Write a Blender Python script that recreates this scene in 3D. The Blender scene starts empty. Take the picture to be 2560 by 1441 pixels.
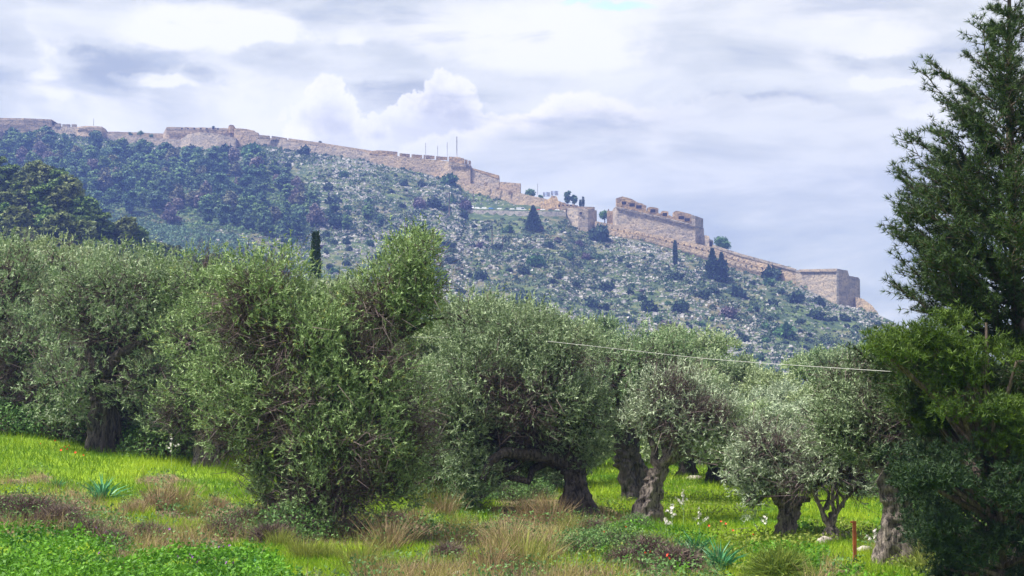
import bpy, math, random
import numpy as np
from mathutils import Vector
sc = bpy.context.scene
COL = sc.collection
# ------------------------------------------------------------------ camera
F_PX = 3940.0; HORIZ = 1000.0; CAMZ = 2.8
TH = math.atan((HORIZ - 720.5) / F_PX)
cam_d = bpy.data.cameras.new('camera'); cam = bpy.data.objects.new('camera', cam_d); COL.objects.link(cam)
cam.location = (0, 0, CAMZ); cam.rotation_euler = (math.pi / 2 + TH, 0, 0)
cam_d.sensor_width = 36; cam_d.lens = 36 * F_PX / 2560; cam_d.clip_start = 0.1; cam_d.clip_end = 9000
sc.camera = cam
# ------------------------------------------------------------------ exposure
sc.view_settings.view_transform = 'Standard'; sc.view_settings.look = 'None'
sc.view_settings.exposure = 2.15; sc.view_settings.gamma = 1; sc.view_settings.use_curve_mapping = False
# ------------------------------------------------------------------ sun
SUN_EL = math.radians(60); SUN_AZ = math.radians(-62)      # azimuth measured from +Y (view direction), negative = left
sd = bpy.data.lights.new('sun', 'SUN'); sd.energy = 2.4; sd.angle = math.radians(10); sd.color = (1, .95, .87)
sun = bpy.data.objects.new('sun', sd); COL.objects.link(sun)
sv = Vector((math.sin(SUN_AZ) * math.cos(SUN_EL), math.cos(SUN_AZ) * math.cos(SUN_EL) * -0.35, math.sin(SUN_EL)))
sun.rotation_euler = sv.to_track_quat('Z', 'Y').to_euler()
# ------------------------------------------------------------------ world: sky texture plus cloud cover
W = bpy.data.worlds.new('World'); sc.world = W; W.use_nodes = True
nt = W.node_tree; nt.nodes.clear()

class NB:
    """tiny node builder"""
    def __init__(s, t): s.t = t
    def n(s, typ, **kw):
        nd = s.t.nodes.new(typ)
        for k, v in kw.items(): setattr(nd, k, v)
        return nd
    def put(s, sock, v):
        if v is None: return
        if hasattr(v, 'is_linked') or hasattr(v, 'links'): s.t.links.new(v, sock)
        else: sock.default_value = v
    def m(s, op, a, b=None, c=None, clamp=False):
        nd = s.n('ShaderNodeMath', operation=op); nd.use_clamp = clamp
        for i, v in enumerate((a, b, c)): s.put(nd.inputs[i], v)
        return nd.outputs[0]
    def mr(s, v, a, b, c=0.0, d=1.0, smooth=True):
        nd = s.n('ShaderNodeMapRange'); nd.interpolation_type = 'SMOOTHSTEP' if smooth else 'LINEAR'
        for i, x in enumerate((v, a, b, c, d)): s.put(nd.inputs[i], x)
        return nd.outputs[0]
    def mix(s, f, a, b):
        nd = s.n('ShaderNodeMix', data_type='RGBA')
        s.put(nd.inputs[0], f)
        for i, v in ((6, a), (7, b)):
            if isinstance(v, (tuple, list)): v = tuple(v) + ((1,) if len(v) == 3 else ())
            s.put(nd.inputs[i], v)
        return nd.outputs[2]
    def noise(s, vec, scale, detail=4, rough=.5, dist=0, dims='3D'):
        nd = s.n('ShaderNodeTexNoise'); nd.noise_dimensions = dims
        s.put(nd.inputs['Vector'], vec); nd.inputs['Scale'].default_value = scale
        nd.inputs['Detail'].default_value = detail; nd.inputs['Roughness'].default_value = rough
        nd.inputs['Distortion'].default_value = dist
        return nd.outputs['Fac']
    def vmul(s, vec, xyz):
        nd = s.n('ShaderNodeVectorMath', operation='MULTIPLY'); s.put(nd.inputs[0], vec); nd.inputs[1].default_value = xyz
        return nd.outputs[0]
    def curve(s, v, pts):
        nd = s.n('ShaderNodeFloatCurve'); c = nd.mapping.curves[0]
        c.points[0].location = pts[0]; c.points[1].location = pts[-1]
        for p in pts[1:-1]: c.points.new(*p)
        nd.mapping.update(); s.put(nd.inputs['Value'], v)
        return nd.outputs[0]

b = NB(nt)
tc = b.n('ShaderNodeTexCoord').outputs['Generated']
sx = b.n('ShaderNodeSeparateXYZ'); b.put(sx.inputs[0], tc)
az = b.m('ARCTAN2', sx.outputs[0], sx.outputs[1])
el = b.m('ARCSINE', sx.outputs[2])
U = b.m('MULTIPLY_ADD', az, 1.522, 0.5)               # azimuth, 0..1 over the part of the sky in view
V = b.m('MULTIPLY_ADD', el, -3.96, 1.0)               # 1 at the horizon, falls with elevation
flat = b.vmul(tc, (1, 1, 2.6))
n_big = b.noise(flat, 4.2, 6, .52, .15)
n_med = b.noise(b.vmul(tc, (1, 1, 1.7)), 13, 9, .55, .2)
n_fin = b.noise(tc, 40, 9, .62)
n_puf = b.noise(tc, 95, 5, .6)
warp = b.m('ADD', b.m('MULTIPLY', b.m('SUBTRACT', n_med, .5), .11), b.m('MULTIPLY', b.m('SUBTRACT', n_fin, .5), .05))
def blob(cu, cv, ru, rv, w=1.0):
    du = b.m('DIVIDE', b.m('SUBTRACT', b.m('ADD', U, warp), cu), ru)
    dv = b.m('DIVIDE', b.m('SUBTRACT', b.m('ADD', V, warp), cv), rv)
    d = b.m('ADD', b.m('MULTIPLY', du, du), b.m('MULTIPLY', dv, dv))
    return b.m('MULTIPLY', b.mr(d, 0.0, 1.0, 1.0, 0.0), w)
# cloud thickness (grey) and thinness (bright) laid out as in the photograph
dark = None
for a in [(.0, .16, .06, .2, .8), (.115, .2, .075, .075, 1.0), (.155, .185, .02, .02, .8), (.205, .205, .03, .03, .7), (.33, .16, .11, .06, .6), (.385, .245, .07, .07, 1.0),
          (.44, .28, .03, .05, .9), (.75, .29, .14, .06, .85), (.86, .18, .05, .04, .6), (.68, .36, .22, .05, .45), (.85, .4, .12, .05, .6), (.07, .02, .05, .05, .4)]:
    x = blob(*a); dark = x if dark is None else b.m('MAXIMUM', dark, x)
lite = None
for a in [(.165, .225, .05, .03, 1.0), (.22, .09, .11, .07, .8), (.5, .09, .2, .1, .6), (.86, .235, .035, .02, 1.0), (.82, .12, .12, .1, .35), (.06, .24, .06, .05, .3)]:
    x = blob(*a); lite = x if lite is None else b.m('MAXIMUM', lite, x)
thick = b.m('ADD', b.mr(n_big, .38, .68, 0, .42), b.mr(n_med, .38, .68, 0, .46))
thick = b.m('ADD', b.m('MULTIPLY', thick, .75), b.m('MULTIPLY', dark, .8))
thick = b.m('SUBTRACT', thick, b.m('MULTIPLY', lite, .7), clamp=True)
CW, CM, CD = (.265, .257, .232), (.180, .184, .174), (.100, .109, .120)
sky = b.mix(b.mr(thick, 0, .5), CW, CM)
sky = b.mix(b.mr(thick, .5, 1.15), sky, CD)
# layered cumulus tops rising behind the ridge
Uc = b.m('ADD', U, b.m('MULTIPLY', warp, .25), clamp=True)
def layer(sky, pts, amp, soft, rim, body, low, w0, w1, depth, fade=(3, 4)):
    top = b.curve(Uc, [(x / 2560., y / 1000.) for x, y in pts])
    bump = b.m('ADD', b.m('MULTIPLY', b.m('SUBTRACT', n_fin, .5), amp), b.m('MULTIPLY', b.m('ADD', b.m('SUBTRACT', n_puf, .5), b.m('SUBTRACT', n_med, .5)), amp * .8))
    dd = b.m('SUBTRACT', b.m('ADD', V, bump), top)
    mask = b.mr(dd, 0.0, soft)
    win = b.m('MULTIPLY', b.mr(U, w0 - .05, w0 + .05), b.mr(U, w1 - .12, w1 + .1, 1, 0))
    mask = b.m('MULTIPLY', mask, win)
    mask = b.m('MULTIPLY', mask, b.mr(V, -.2, .05))
    c = b.mix(b.mr(b.m('ADD', dd, b.m('MULTIPLY', b.m('SUBTRACT', n_med, .5), .2)), .0, depth), rim, body)
    c = b.mix(b.mr(V, .36, .62), c, low); c = b.mix(b.mr(U, fade[0], fade[1], 0, .85), c, body)
    return b.mix(mask, sky, c)
sky = layer(sky, [(0, 420), (600, 380), (690, 300), (740, 268), (775, 222), (830, 200), (880, 228), (900, 275), (960, 298), (1000, 268), (1045, 220), (1100, 190), (1165, 198),
                  (1205, 250), (1260, 300), (1400, 420), (2560, 500)], .16, .016, (.29, .275, .25), (.165, .165, .175), (.175, .175, .185), .24, .52, .13)
sky = layer(sky, [(0, 420), (900, 400), (1030, 352), (1110, 330), (1205, 304), (1290, 268), (1350, 242), (1430, 220), (1500, 228), (1560, 248), (1680, 262), (1800, 236), (1900, 250),
                  (2060, 262), (2200, 300), (2400, 330), (2560, 360)], .07, .02, (.29, .272, .248), (.170, .174, .165), (.160, .173, .170), .37, 1.3, .12, (.55, .72))
low = b.mr(b.m('ADD', V, b.m('MULTIPLY', b.m('SUBTRACT', n_big, .5), .25)), .42, .74)
sky = b.mix(b.m('MULTIPLY', low, .6), sky, (.152, .169, .168))
streak = b.noise(b.vmul(tc, (1, 1, 4.5)), 6.5, 9, .6, .35)
sky = b.mix(b.mr(streak, .44, .66, 0, .62), sky, (.262, .257, .232))
sky = b.mix(b.m('MULTIPLY', b.mr(streak, .36, .48, .5, 0), b.mr(V, .95, .8)), sky, (.105, .118, .135))
nis = b.n('ShaderNodeTexSky'); nis.sky_type = 'NISHITA'; nis.sun_disc = False
nis.sun_elevation = SUN_EL; nis.sun_rotation = SUN_AZ
bg1 = b.n('ShaderNodeBackground'); b.put(bg1.inputs[0], nis.outputs[0]); bg1.inputs[1].default_value = .07
bg2 = b.n('ShaderNodeBackground'); b.put(bg2.inputs[0], sky); bg2.inputs[1].default_value = 1.0
clear = b.m('MAXIMUM', blob(.60, .015, .035, .02, .75), blob(.56, .0, .03, .012, .6))
cov = b.m('SUBTRACT', .94, clear)
mxs = b.n('ShaderNodeMixShader'); b.put(mxs.inputs[0], cov); b.put(mxs.inputs[1], bg1.outputs[0]); b.put(mxs.inputs[2], bg2.outputs[0])
wo = b.n('ShaderNodeOutputWorld'); b.put(wo.inputs[0], mxs.outputs[0])

# ------------------------------------------------------------------ projection helpers
cT, sT = math.cos(TH), math.sin(TH)
def at(px, py, Y):
    """a point of the place, seen in this direction at depth Y"""
    u = (px - 1280) / F_PX; v = (720.5 - py) / F_PX
    dy = cT - v * sT; dz = sT + v * cT
    return np.array([u / dy * Y, Y, CAMZ + dz / dy * Y])
def proj(P):
    x = P[..., 0]; y = P[..., 1]; z = P[..., 2] - CAMZ
    fwd = y * cT + z * sT; up = -y * sT + z * cT
    return 1280 + F_PX * x / fwd, 720.5 - F_PX * up / fwd
def inpoly(x, y, poly):
    r = np.zeros(x.shape, bool); n = len(poly)
    for i in range(n):
        x0, y0 = poly[i]; x1, y1 = poly[(i + 1) % n]
        if y0 == y1: continue
        c = ((y0 > y) != (y1 > y)) & (x < (x1 - x0) * (y - y0) / (y1 - y0) + x0)
        r ^= c
    return r
def unit(a): return a / (np.linalg.norm(a, axis=-1, keepdims=True) + 1e-9)
def _h(i, j, k, s): 
    v = np.sin(i * 127.1 + j * 311.7 + k * 74.7 + s * 53.3) * 43758.5453
    return v - np.floor(v)
def vn(x, y, z=None, s=0):
    z = np.zeros_like(x) if z is None else z
    i, j, k = np.floor(x), np.floor(y), np.floor(z); fx, fy, fz = x - i, y - j, z - k
    fx = fx * fx * (3 - 2 * fx); fy = fy * fy * (3 - 2 * fy); fz = fz * fz * (3 - 2 * fz)
    r = 0
    for a in (0, 1):
        for bb in (0, 1):
            for c in (0, 1):
                if c == 1 and not np.any(fz): continue
                r = r + _h(i + a, j + bb, k + c, s) * (fx if a else 1 - fx) * (fy if bb else 1 - fy) * (fz if c else 1 - fz)
    return r
def fbm(x, y, z=None, s=0, o=4):
    r = 0; a = .5; t = 0
    for q in range(o):
        r = r + a * vn(x * 2 ** q, y * 2 ** q, None if z is None else z * 2 ** q, s + q); t += a; a *= .5
    return r / t
# ------------------------------------------------------------------ the lie of the land
RT = [(-900, 330, 960), (-400, 338, 930), (0, 338, 900), (130, 338, 897), (260, 352, 890), (420, 374, 886), (600, 372, 882), (640, 366, 880), (750, 386, 870), (900, 403, 855), (1000, 424, 846), (1080, 444, 838), (1180, 480, 828),
      (1300, 512, 810), (1400, 524, 798), (1450, 572, 775), (1500, 590, 765), (1600, 606, 752), (1700, 634, 742), (1760, 655, 735), (1850, 684, 724), (1950, 706, 712), (2000, 716, 705), (2080, 762, 696),
      (2140, 772, 690), (2200, 795, 684), (2300, 850, 670), (2600, 940, 650), (3200, 990, 640)]
RP = np.array([at(px, py, Y) for px, py, Y in RT]); RA = RP[:, 0] / RP[:, 1]
def RY(px): return float(np.interp(px, [r[0] for r in RT], [r[2] for r in RT]))
ST = [(-900, 420, 340), (-100, 432, 340), (0, 445, 335), (120, 470, 330), (200, 520, 325), (280, 590, 320), (360, 625, 315), (450, 670, 310), (560, 700, 310), (680, 745, 310), (900, 900, 310), (1100, 1000, 310)]
SP = np.array([at(*s) for s in ST]); SA = SP[:, 0] / SP[:, 1]
_pk = [at(px, bt, Y) for px, bt, Y in ((1162, 540, 772), (1225, 544, 768), (1300, 548, 764), (1360, 551, 762), (1412, 555, 762))]
_pd = [at(px, tp, Y) for px, tp, Y in ((1162, 525.5, 772), (1225, 527.3, 768), (1300, 529.3, 764), (1360, 530.5, 762), (1412, 531.5, 762))]
PK = (np.array([p[0] / p[1] for p in _pk]), np.array([p[1] + .5 for p in _pk]), np.array([p[2] for p in _pk]), np.array([p[2] for p in _pd]))
def H(X, Y, detail=True):
    X = np.asarray(X, float); Y = np.asarray(Y, float)
    r = np.hypot(X, Y); a = np.arctan2(X, Y); ac = np.clip(a, -1.2, 1.2)
    q = r * np.cos(np.clip(a, -.35, .35)); A = np.tan(ac)
    R = np.interp(A, RA, RP[:, 1]); Z = np.interp(A, RA, RP[:, 2])
    Fo = np.interp(A, [-.33, -.1, .2], [420, 455, 485])
    t = (q - Fo) / (R - Fo)
    hill = np.where(t <= 1, Z * np.clip(t, 0, 1), np.maximum(Z - .22 * (q - R), Z * .35))
    if PK:
        Yw = np.interp(A, PK[0], PK[1]); Zb = np.interp(A, PK[0], PK[2]); Zd = np.interp(A, PK[0], PK[3]); w_ = np.clip((A - PK[0][0]) / .004 + 1, 0, 1) * np.clip((PK[0][-1] - A) / .004 + 1, 0, 1)
        hp = np.where(q < Yw, Zb * np.clip((q - Fo) / (Yw - Fo), 0, 1), np.where(q < Yw + 24, Zd - .5, Zd - .5 + (Z - Zd) * np.clip((q - Yw - 24) / np.maximum(R - Yw - 24, 5), 0, 1)))
        hill = np.where((q <= R) | (q < Yw + 24), hill * (1 - w_) + np.minimum(hp, np.where(q < Yw, hill + 50, 1e9)) * w_, hill)
    hill = hill * np.clip((2.6 - np.abs(a)) / .8, 0, 1)
    Sz = np.interp(A, SA, SP[:, 2]); Sz = np.maximum(Sz - 2, 0)
    Sy = np.interp(A, SA, SP[:, 1])
    s1 = np.clip((q - 190) / (Sy - 190), 0, 1); s2 = np.clip(1 - (q - Sy) / 90, 0, 1); s2 = s2 * s2 * (3 - 2 * s2)
    spur = Sz * s1 ** 1.15 * s2 * np.clip((2.4 - np.abs(a)) / .8, 0, 1)
    far = np.maximum(hill, spur) + np.clip((q - 90) / 400, 0, 1) * 1.5 * (t < 1) * (q > 90)
    k = np.interp(q, [0, 22, 28, 38, 48, 75, 130], [.05, .05, .057, .08, .124, .13, 0])
    left = k * np.minimum(np.log1p(np.exp(np.clip(-X * .9 + .3, -30, 30))) / .9, 20)
    near = left + np.clip((12 - q) / 12, 0, 1) ** 1.5 * 1.0 - np.clip((24 - q) / 10, 0, 1) * .15
    h = near + far
    if detail:
        h = h + (fbm(X / 3.2, Y / 3.2, None, 3, 3) - .5) * .28 * np.clip(q / 20, 0, 1) * np.clip((200 - q) / 60, 0, 1)
        w = np.clip((q - 200) / 200, 0, 1)
        pkm = 1 - .93 * w_ * np.clip(1 - np.abs(q - Yw - 8) / 70, 0, 1) ** .5
        h = h + (fbm(X / 38, Y / 38, None, 9, 5) - .5) * 9 * w * np.clip(np.abs(1 - t) * 5, 0.12, 1) * pkm
    return h
def hit(px, py, y0=125, y1=1000, n=700):
    """first ground point seen in each direction"""
    px = np.atleast_1d(px).astype(float); py = np.atleast_1d(py).astype(float)
    Ys = np.linspace(y0, y1, n)
    u = (px - 1280) / F_PX; v = (720.5 - py) / F_PX; dy = cT - v * sT; dz = sT + v * cT
    X = (u / dy)[:, None] * Ys; Z = CAMZ + (dz / dy)[:, None] * Ys
    below = Z < H(X, np.broadcast_to(Ys, X.shape))
    i = np.argmax(below, 1); ok = below.any(1)
    k = np.arange(len(px))
    P = np.stack([X[k, i], Ys[i], H(X[k, i], Ys[i])], -1)
    return P, ok
def gpt(px, Y):
    P = at(px, HORIZ, Y); P[2] = float(H(P[0], P[1])); return P

# ------------------------------------------------------------------ object helpers
def np_mesh(name, V, Fc, mats, tint=None, smooth=False, mi=None, attrs=None):
    V = np.ascontiguousarray(V, np.float32); Fc = np.ascontiguousarray(Fc, np.int32)
    me = bpy.data.meshes.new(name); n, k = Fc.shape
    me.vertices.add(len(V)); me.vertices.foreach_set('co', V.ravel())
    me.loops.add(n * k); me.loops.foreach_set('vertex_index', Fc.ravel())
    me.polygons.add(n); me.polygons.foreach_set('loop_start', np.arange(0, n * k, k, dtype=np.int32))
    for m in (mats if isinstance(mats, (list, tuple)) else [mats]): me.materials.append(m)
    if mi is not None: me.polygons.foreach_set('material_index', np.ascontiguousarray(mi, np.int32))
    me.polygons.foreach_set('use_smooth', np.full(n, smooth))
    if tint is not None:
        at_ = me.attributes.new('tint', 'FLOAT', 'FACE'); at_.data.foreach_set('value', np.ascontiguousarray(tint, np.float32))
    if attrs:
        for nm, arr in attrs.items():
            at_ = me.attributes.new(nm, 'FLOAT', 'POINT'); at_.data.foreach_set('value', np.ascontiguousarray(arr, np.float32))
    me.update(calc_edges=True); return me
def link(name, me, parent=None, loc=None, kind=None):
    o = bpy.data.objects.new(name, me); COL.objects.link(o)
    if parent is not None: o.parent = parent
    if loc is not None: o.location = loc
    if kind: o['kind'] = kind
    return o
def tag(o, label, cat, group=None, kind=None):
    o['label'] = label; o['category'] = cat
    if group: o['group'] = group
    if kind: o['kind'] = kind
    return o
def thing(name, loc, label, cat, group=None, rz=0):
    o = bpy.data.objects.new(name, None); COL.objects.link(o); o.location = loc; o.rotation_euler = (0, 0, rz); o.empty_display_size = .3
    return tag(o, label, cat, group)
def copy_tree(o, parent=None):
    c = o.copy(); COL.objects.link(c); c.parent = parent
    for ch in o.children: copy_tree(ch, c)
    return c
class MB:
    """collects faces of any size into one mesh"""
    def __init__(s): s.v = []; s.f = []; s.sm = []
    def add(s, vs, fs, smooth=False):
        n = len(s.v); s.v += [tuple(map(float, p)) for p in vs]; s.f += [tuple(i + n for i in f) for f in fs]; s.sm += [smooth] * len(fs)
    def box(s, c, d, taper=1.0):
        x, y, z = c; a, bb, h = d[0] / 2, d[1] / 2, d[2] / 2; t = taper
        s.add([(x - a, y - bb, z - h), (x + a, y - bb, z - h), (x + a, y + bb, z - h), (x - a, y + bb, z - h),
               (x - a * t, y - bb * t, z + h), (x + a * t, y - bb * t, z + h), (x + a * t, y + bb * t, z + h), (x - a * t, y + bb * t, z + h)],
              [(0, 3, 2, 1), (4, 5, 6, 7), (0, 1, 5, 4), (1, 2, 6, 5), (2, 3, 7, 6), (3, 0, 4, 7)])
    def tube(s, pts, rad, n=6, smooth=True, cap=True):
        pts = np.asarray(pts, float); m = len(pts)
        rad = np.full(m, rad) if np.isscalar(rad) else np.asarray(rad, float)
        T = unit(np.gradient(pts, axis=0)); ref = np.array([0.3, .9, .1]); vs = []
        for i in range(m):
            x = np.cross(T[i], ref); x /= np.linalg.norm(x) + 1e-9; y = np.cross(T[i], x)
            for k in range(n):
                a = 2 * math.pi * k / n; vs.append(pts[i] + (x * math.cos(a) + y * math.sin(a)) * rad[i])
        fs = [(i * n + k, i * n + (k + 1) % n, (i + 1) * n + (k + 1) % n, (i + 1) * n + k) for i in range(m - 1) for k in range(n)]
        if cap: fs += [tuple(range(n)), tuple((m - 1) * n + k for k in reversed(range(n)))]
        s.add(vs, fs, smooth)
    def obj(s, name, mat, parent=None, loc=None, off=None):
        me = bpy.data.meshes.new(name)
        vs = s.v if off is None else [(a - off[0], b_ - off[1], c - off[2]) for a, b_, c in s.v]
        me.from_pydata(vs, [], s.f); me.polygons.foreach_set('use_smooth', s.sm)
        me.materials.append(mat); me.update()
        return link(name, me, parent, loc)

# ------------------------------------------------------------------ materials
def mat_new(name):
    m = bpy.data.materials.new(name); m.use_nodes = True; t = m.node_tree; t.nodes.clear(); bb = NB(t)
    out = bb.n('ShaderNodeOutputMaterial'); return m, bb, out
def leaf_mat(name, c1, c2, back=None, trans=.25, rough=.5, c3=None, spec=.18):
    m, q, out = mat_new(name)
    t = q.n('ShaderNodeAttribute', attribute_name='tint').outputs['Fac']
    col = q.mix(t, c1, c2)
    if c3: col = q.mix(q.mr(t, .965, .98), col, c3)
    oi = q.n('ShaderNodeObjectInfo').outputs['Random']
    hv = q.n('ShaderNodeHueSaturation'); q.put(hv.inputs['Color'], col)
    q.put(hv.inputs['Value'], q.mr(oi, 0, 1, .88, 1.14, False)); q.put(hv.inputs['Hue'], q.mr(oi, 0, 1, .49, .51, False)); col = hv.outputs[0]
    if back:
        bf = q.n('ShaderNodeNewGeometry').outputs['Backfacing']; col = q.mix(bf, col, back)
    p = q.n('ShaderNodeBsdfPrincipled'); q.put(p.inputs['Base Color'], col); p.inputs['Roughness'].default_value = rough
    p.inputs['Specular IOR Level'].default_value = spec
    tr = q.n('ShaderNodeBsdfTranslucent'); q.put(tr.inputs[0], col)
    mx = q.n('ShaderNodeMixShader'); mx.inputs[0].default_value = trans
    q.put(mx.inputs[1], p.outputs[0]); q.put(mx.inputs[2], tr.outputs[0]); q.put(out.inputs[0], mx.outputs[0]); return m
def simple_mat(name, col, rough=.7, metal=0, col2=None, scale=3, bump=0, stretch=(1, 1, 1), detail=5):
    m, q, out = mat_new(name); p = q.n('ShaderNodeBsdfPrincipled'); p.inputs['Roughness'].default_value = rough; p.inputs['Metallic'].default_value = metal
    p.inputs['Base Color'].default_value = (*col, 1)
    if col2:
        v = q.vmul(q.n('ShaderNodeTexCoord').outputs['Object'], stretch)
        n = q.noise(v, scale, detail, .6); q.put(p.inputs['Base Color'], q.mix(q.mr(n, .35, .65), col, col2))
        if bump:
            bp = q.n('ShaderNodeBump'); bp.inputs['Strength'].default_value = 1; bp.inputs['Distance'].default_value = bump
            q.put(bp.inputs['Height'], n); q.put(p.inputs['Normal'], bp.outputs[0])
    q.put(out.inputs[0], p.outputs[0]); return m
def bark_mat(name, c1, c2, c3, scale=6, st=(3, 3, .7), bump=.05):
    m, q, out = mat_new(name); v = q.n('ShaderNodeTexCoord').outputs['Object']
    n1 = q.noise(q.vmul(v, st), scale, 8, .65, .6); n2 = q.noise(v, 2.2, 4, .6)
    col = q.mix(q.mr(n1, .38, .6), c1, c2); col = q.mix(q.mr(n2, .5, .7), col, c3)
    p = q.n('ShaderNodeBsdfPrincipled'); q.put(p.inputs['Base Color'], col); p.inputs['Roughness'].default_value = .9
    bp = q.n('ShaderNodeBump'); bp.inputs['Distance'].default_value = bump; q.put(bp.inputs['Height'], n1); q.put(p.inputs['Normal'], bp.outputs[0])
    q.put(out.inputs[0], p.outputs[0]); return m
def stone_mat(name, c1, c2, c3):
    m, q, out = mat_new(name); v = q.n('ShaderNodeTexCoord').outputs['Object']
    n1 = q.noise(q.vmul(v, (1, 1, 2.4)), .22, 8, .62); n2 = q.noise(v, .9, 5, .65); n3 = q.noise(q.vmul(v, (2, 2, .35)), .55, 5, .6)
    col = q.mix(q.mr(n1, .38, .62), c1, c2); col = q.mix(q.mr(n3, .54, .74, 0, .8), col, c3)
    dk = q.mr(n2, .36, .50, .55, 1.0)
    mm = q.n('ShaderNodeMix', data_type='RGBA', blend_type='MULTIPLY'); mm.inputs[0].default_value = 1; q.put(mm.inputs[6], col)
    cc = q.n('ShaderNodeCombineColor'); [q.put(cc.inputs[i], dk) for i in range(3)]; q.put(mm.inputs[7], cc.outputs[0])
    br = q.n('ShaderNodeTexBrick'); q.put(br.inputs['Vector'], q.vmul(v, (1, 1, 1)))
    p = q.n('ShaderNodeBsdfPrincipled'); q.put(p.inputs['Base Color'], mm.outputs[2]); p.inputs['Roughness'].default_value = .95
    bp = q.n('ShaderNodeBump'); bp.inputs['Distance'].default_value = .6; q.put(bp.inputs['Height'], n2); q.put(p.inputs['Normal'], bp.outputs[0])
    q.t.nodes.remove(br); q.put(out.inputs[0], p.outputs[0]); return m
M_olive_g = leaf_mat('olive_leaf_green', (.028, .07, .022), (.26, .36, .15), (.27, .37, .16), .15, .5, (.38, .38, .10))
M_olive_m = leaf_mat('olive_leaf_mid', (.026, .065, .032), (.26, .36, .175), (.28, .35, .21), .15, .5)
M_olive_s = leaf_mat('olive_leaf_silver', (.05, .09, .05), (.40, .48, .31), (.38, .44, .31), .15, .5)
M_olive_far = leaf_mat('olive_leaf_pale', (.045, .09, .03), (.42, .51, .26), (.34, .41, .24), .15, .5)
M_pine = leaf_mat('pine_needles', (.02, .045, .018), (.10, .165, .055), None, .15, .5)
M_pine_y = leaf_mat('pine_needles_bright', (.02, .05, .012), (.13, .205, .03), None, .25, .5)
M_cypress = leaf_mat('cypress_foliage', (.02, .045, .02), (.05, .09, .035), None, .1, .6)
M_fpine = [leaf_mat('far_pine_green', (.02, .065, .02), (.22, .34, .12), None, .2, .6),
           leaf_mat('far_pine_teal', (.02, .055, .03), (.16, .27, .14), None, .2, .6),
           leaf_mat('far_pine_brown', (.07, .09, .05), (.27, .27, .15), None, .2, .6),
           leaf_mat('far_pine_mauve', (.10, .09, .085), (.30, .25, .23), None, .2, .6)]
M_spur = [leaf_mat('near_pine_green', (.025, .06, .015), (.20, .30, .07), None, .2, .6), leaf_mat('near_pine_olive', (.045, .07, .02), (.20, .24, .08), None, .2, .6)]
M_bush = leaf_mat('maquis_dark', (.02, .045, .03), (.07, .12, .055), None, .12, .6)
M_bush_g = leaf_mat('maquis_green', (.04, .10, .03), (.12, .24, .07), None, .2, .6)
M_bush_p = leaf_mat('maquis_mauve', (.10, .08, .09), (.20, .15, .18), None, .15, .7)
M_scrub = leaf_mat('low_scrub', (.05, .10, .045), (.17, .24, .09), None, .2, .7)
M_grass = leaf_mat('meadow_grass', (.08, .19, .01), (.40, .52, .03), None, .35, .5, spec=.15)
M_clover = leaf_mat('clover_leaf', (.022, .09, .01), (.14, .33, .025), None, .3, .5, spec=.15)
M_dry = leaf_mat('dry_grass', (.11, .075, .04), (.42, .33, .18), None, .25, .7, spec=.1)
M_dryg = leaf_mat('half_dry_grass', (.12, .16, .03), (.33, .34, .09), None, .3, .7, spec=.1)
M_brush = leaf_mat('dead_brush', (.06, .042, .04), (.20, .15, .13), None, .1, .8, spec=.1)
M_herb = leaf_mat('herb_leaf', (.05, .11, .035), (.16, .27, .08), None, .25, .6, spec=.2)
M_squill = leaf_mat('asphodel_leaf', (.03, .14, .06), (.10, .30, .13), None, .2, .4)
M_broom = leaf_mat('broom_twig', (.07, .13, .02), (.24, .28, .05), None, .2, .6)
M_twig = leaf_mat('olive_twig', (.05, .035, .035), (.17, .13, .13), None, .0, .85, spec=.1)
M_bark = bark_mat('olive_bark', (.04, .032, .03), (.28, .235, .205), (.18, .135, .11), bump=.09)
M_bark_d = bark_mat('olive_bark_dark', (.018, .015, .015), (.11, .092, .085), (.055, .042, .038))
M_barkp = bark_mat('pine_bark', (.05, .035, .03), (.16, .12, .10), (.10, .07, .06))
M_stone = stone_mat('fortress_stone', (.42, .34, .25), (.27, .235, .195), (.19, .17, .155))
M_stone_w = stone_mat('fortress_stone_warm', (.45, .34, .22), (.31, .245, .175), (.20, .175, .15))
M_stone_o = stone_mat('fortress_rubble_ochre', (.46, .32, .17), (.25, .175, .11), (.14, .11, .085))
M_stone_g = stone_mat('retaining_wall_stone', (.44, .40, .35), (.33, .30, .27), (.20, .19, .18))
M_rock = simple_mat('limestone', (.42, .405, .38), .9, 0, (.18, .17, .165), .35, .3)
M_rock_n = simple_mat('field_stone', (.38, .35, .31), .9, 0, (.18, .15, .13), 5, .03)
M_white = simple_mat('white_paint', (.8, .8, .82), .3)
M_carblue = simple_mat('blue_paint', (.05, .16, .45), .3)
M_cardark = simple_mat('dark_blue_paint', (.02, .03, .07), .3)
M_caryel = simple_mat('yellow_paint', (.85, .55, .06), .3)
M_carred = simple_mat('red_paint', (.5, .04, .03), .3)
M_glass = simple_mat('car_glass', (.03, .05, .09), .1)
M_tyre = simple_mat('tyre_rubber', (.03, .03, .03), .8)
M_metal = simple_mat('grey_metal', (.22, .22, .24), .5, .6)
M_rust = simple_mat('rusty_iron', (.36, .09, .02), .85, 0, (.16, .05, .02), 14, .004, (1, 1, .3))
M_wood = simple_mat('weathered_wood', (.12, .09, .07), .9)
M_cable = simple_mat('white_cable', (.42, .42, .41), .6)
M_asph = simple_mat('car_park_gravel', (.42, .38, .33), .95, 0, (.34, .31, .28), .6)
M_hole = simple_mat('dark_embrasure', (.03, .02, .02), 1)
M_petal_w = simple_mat('white_petal', (.75, .70, .68), .6)
M_petal_r = simple_mat('poppy_petal', (.85, .06, .015), .6)
M_petal_p = simple_mat('purple_petal', (.32, .08, .42), .6)
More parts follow.
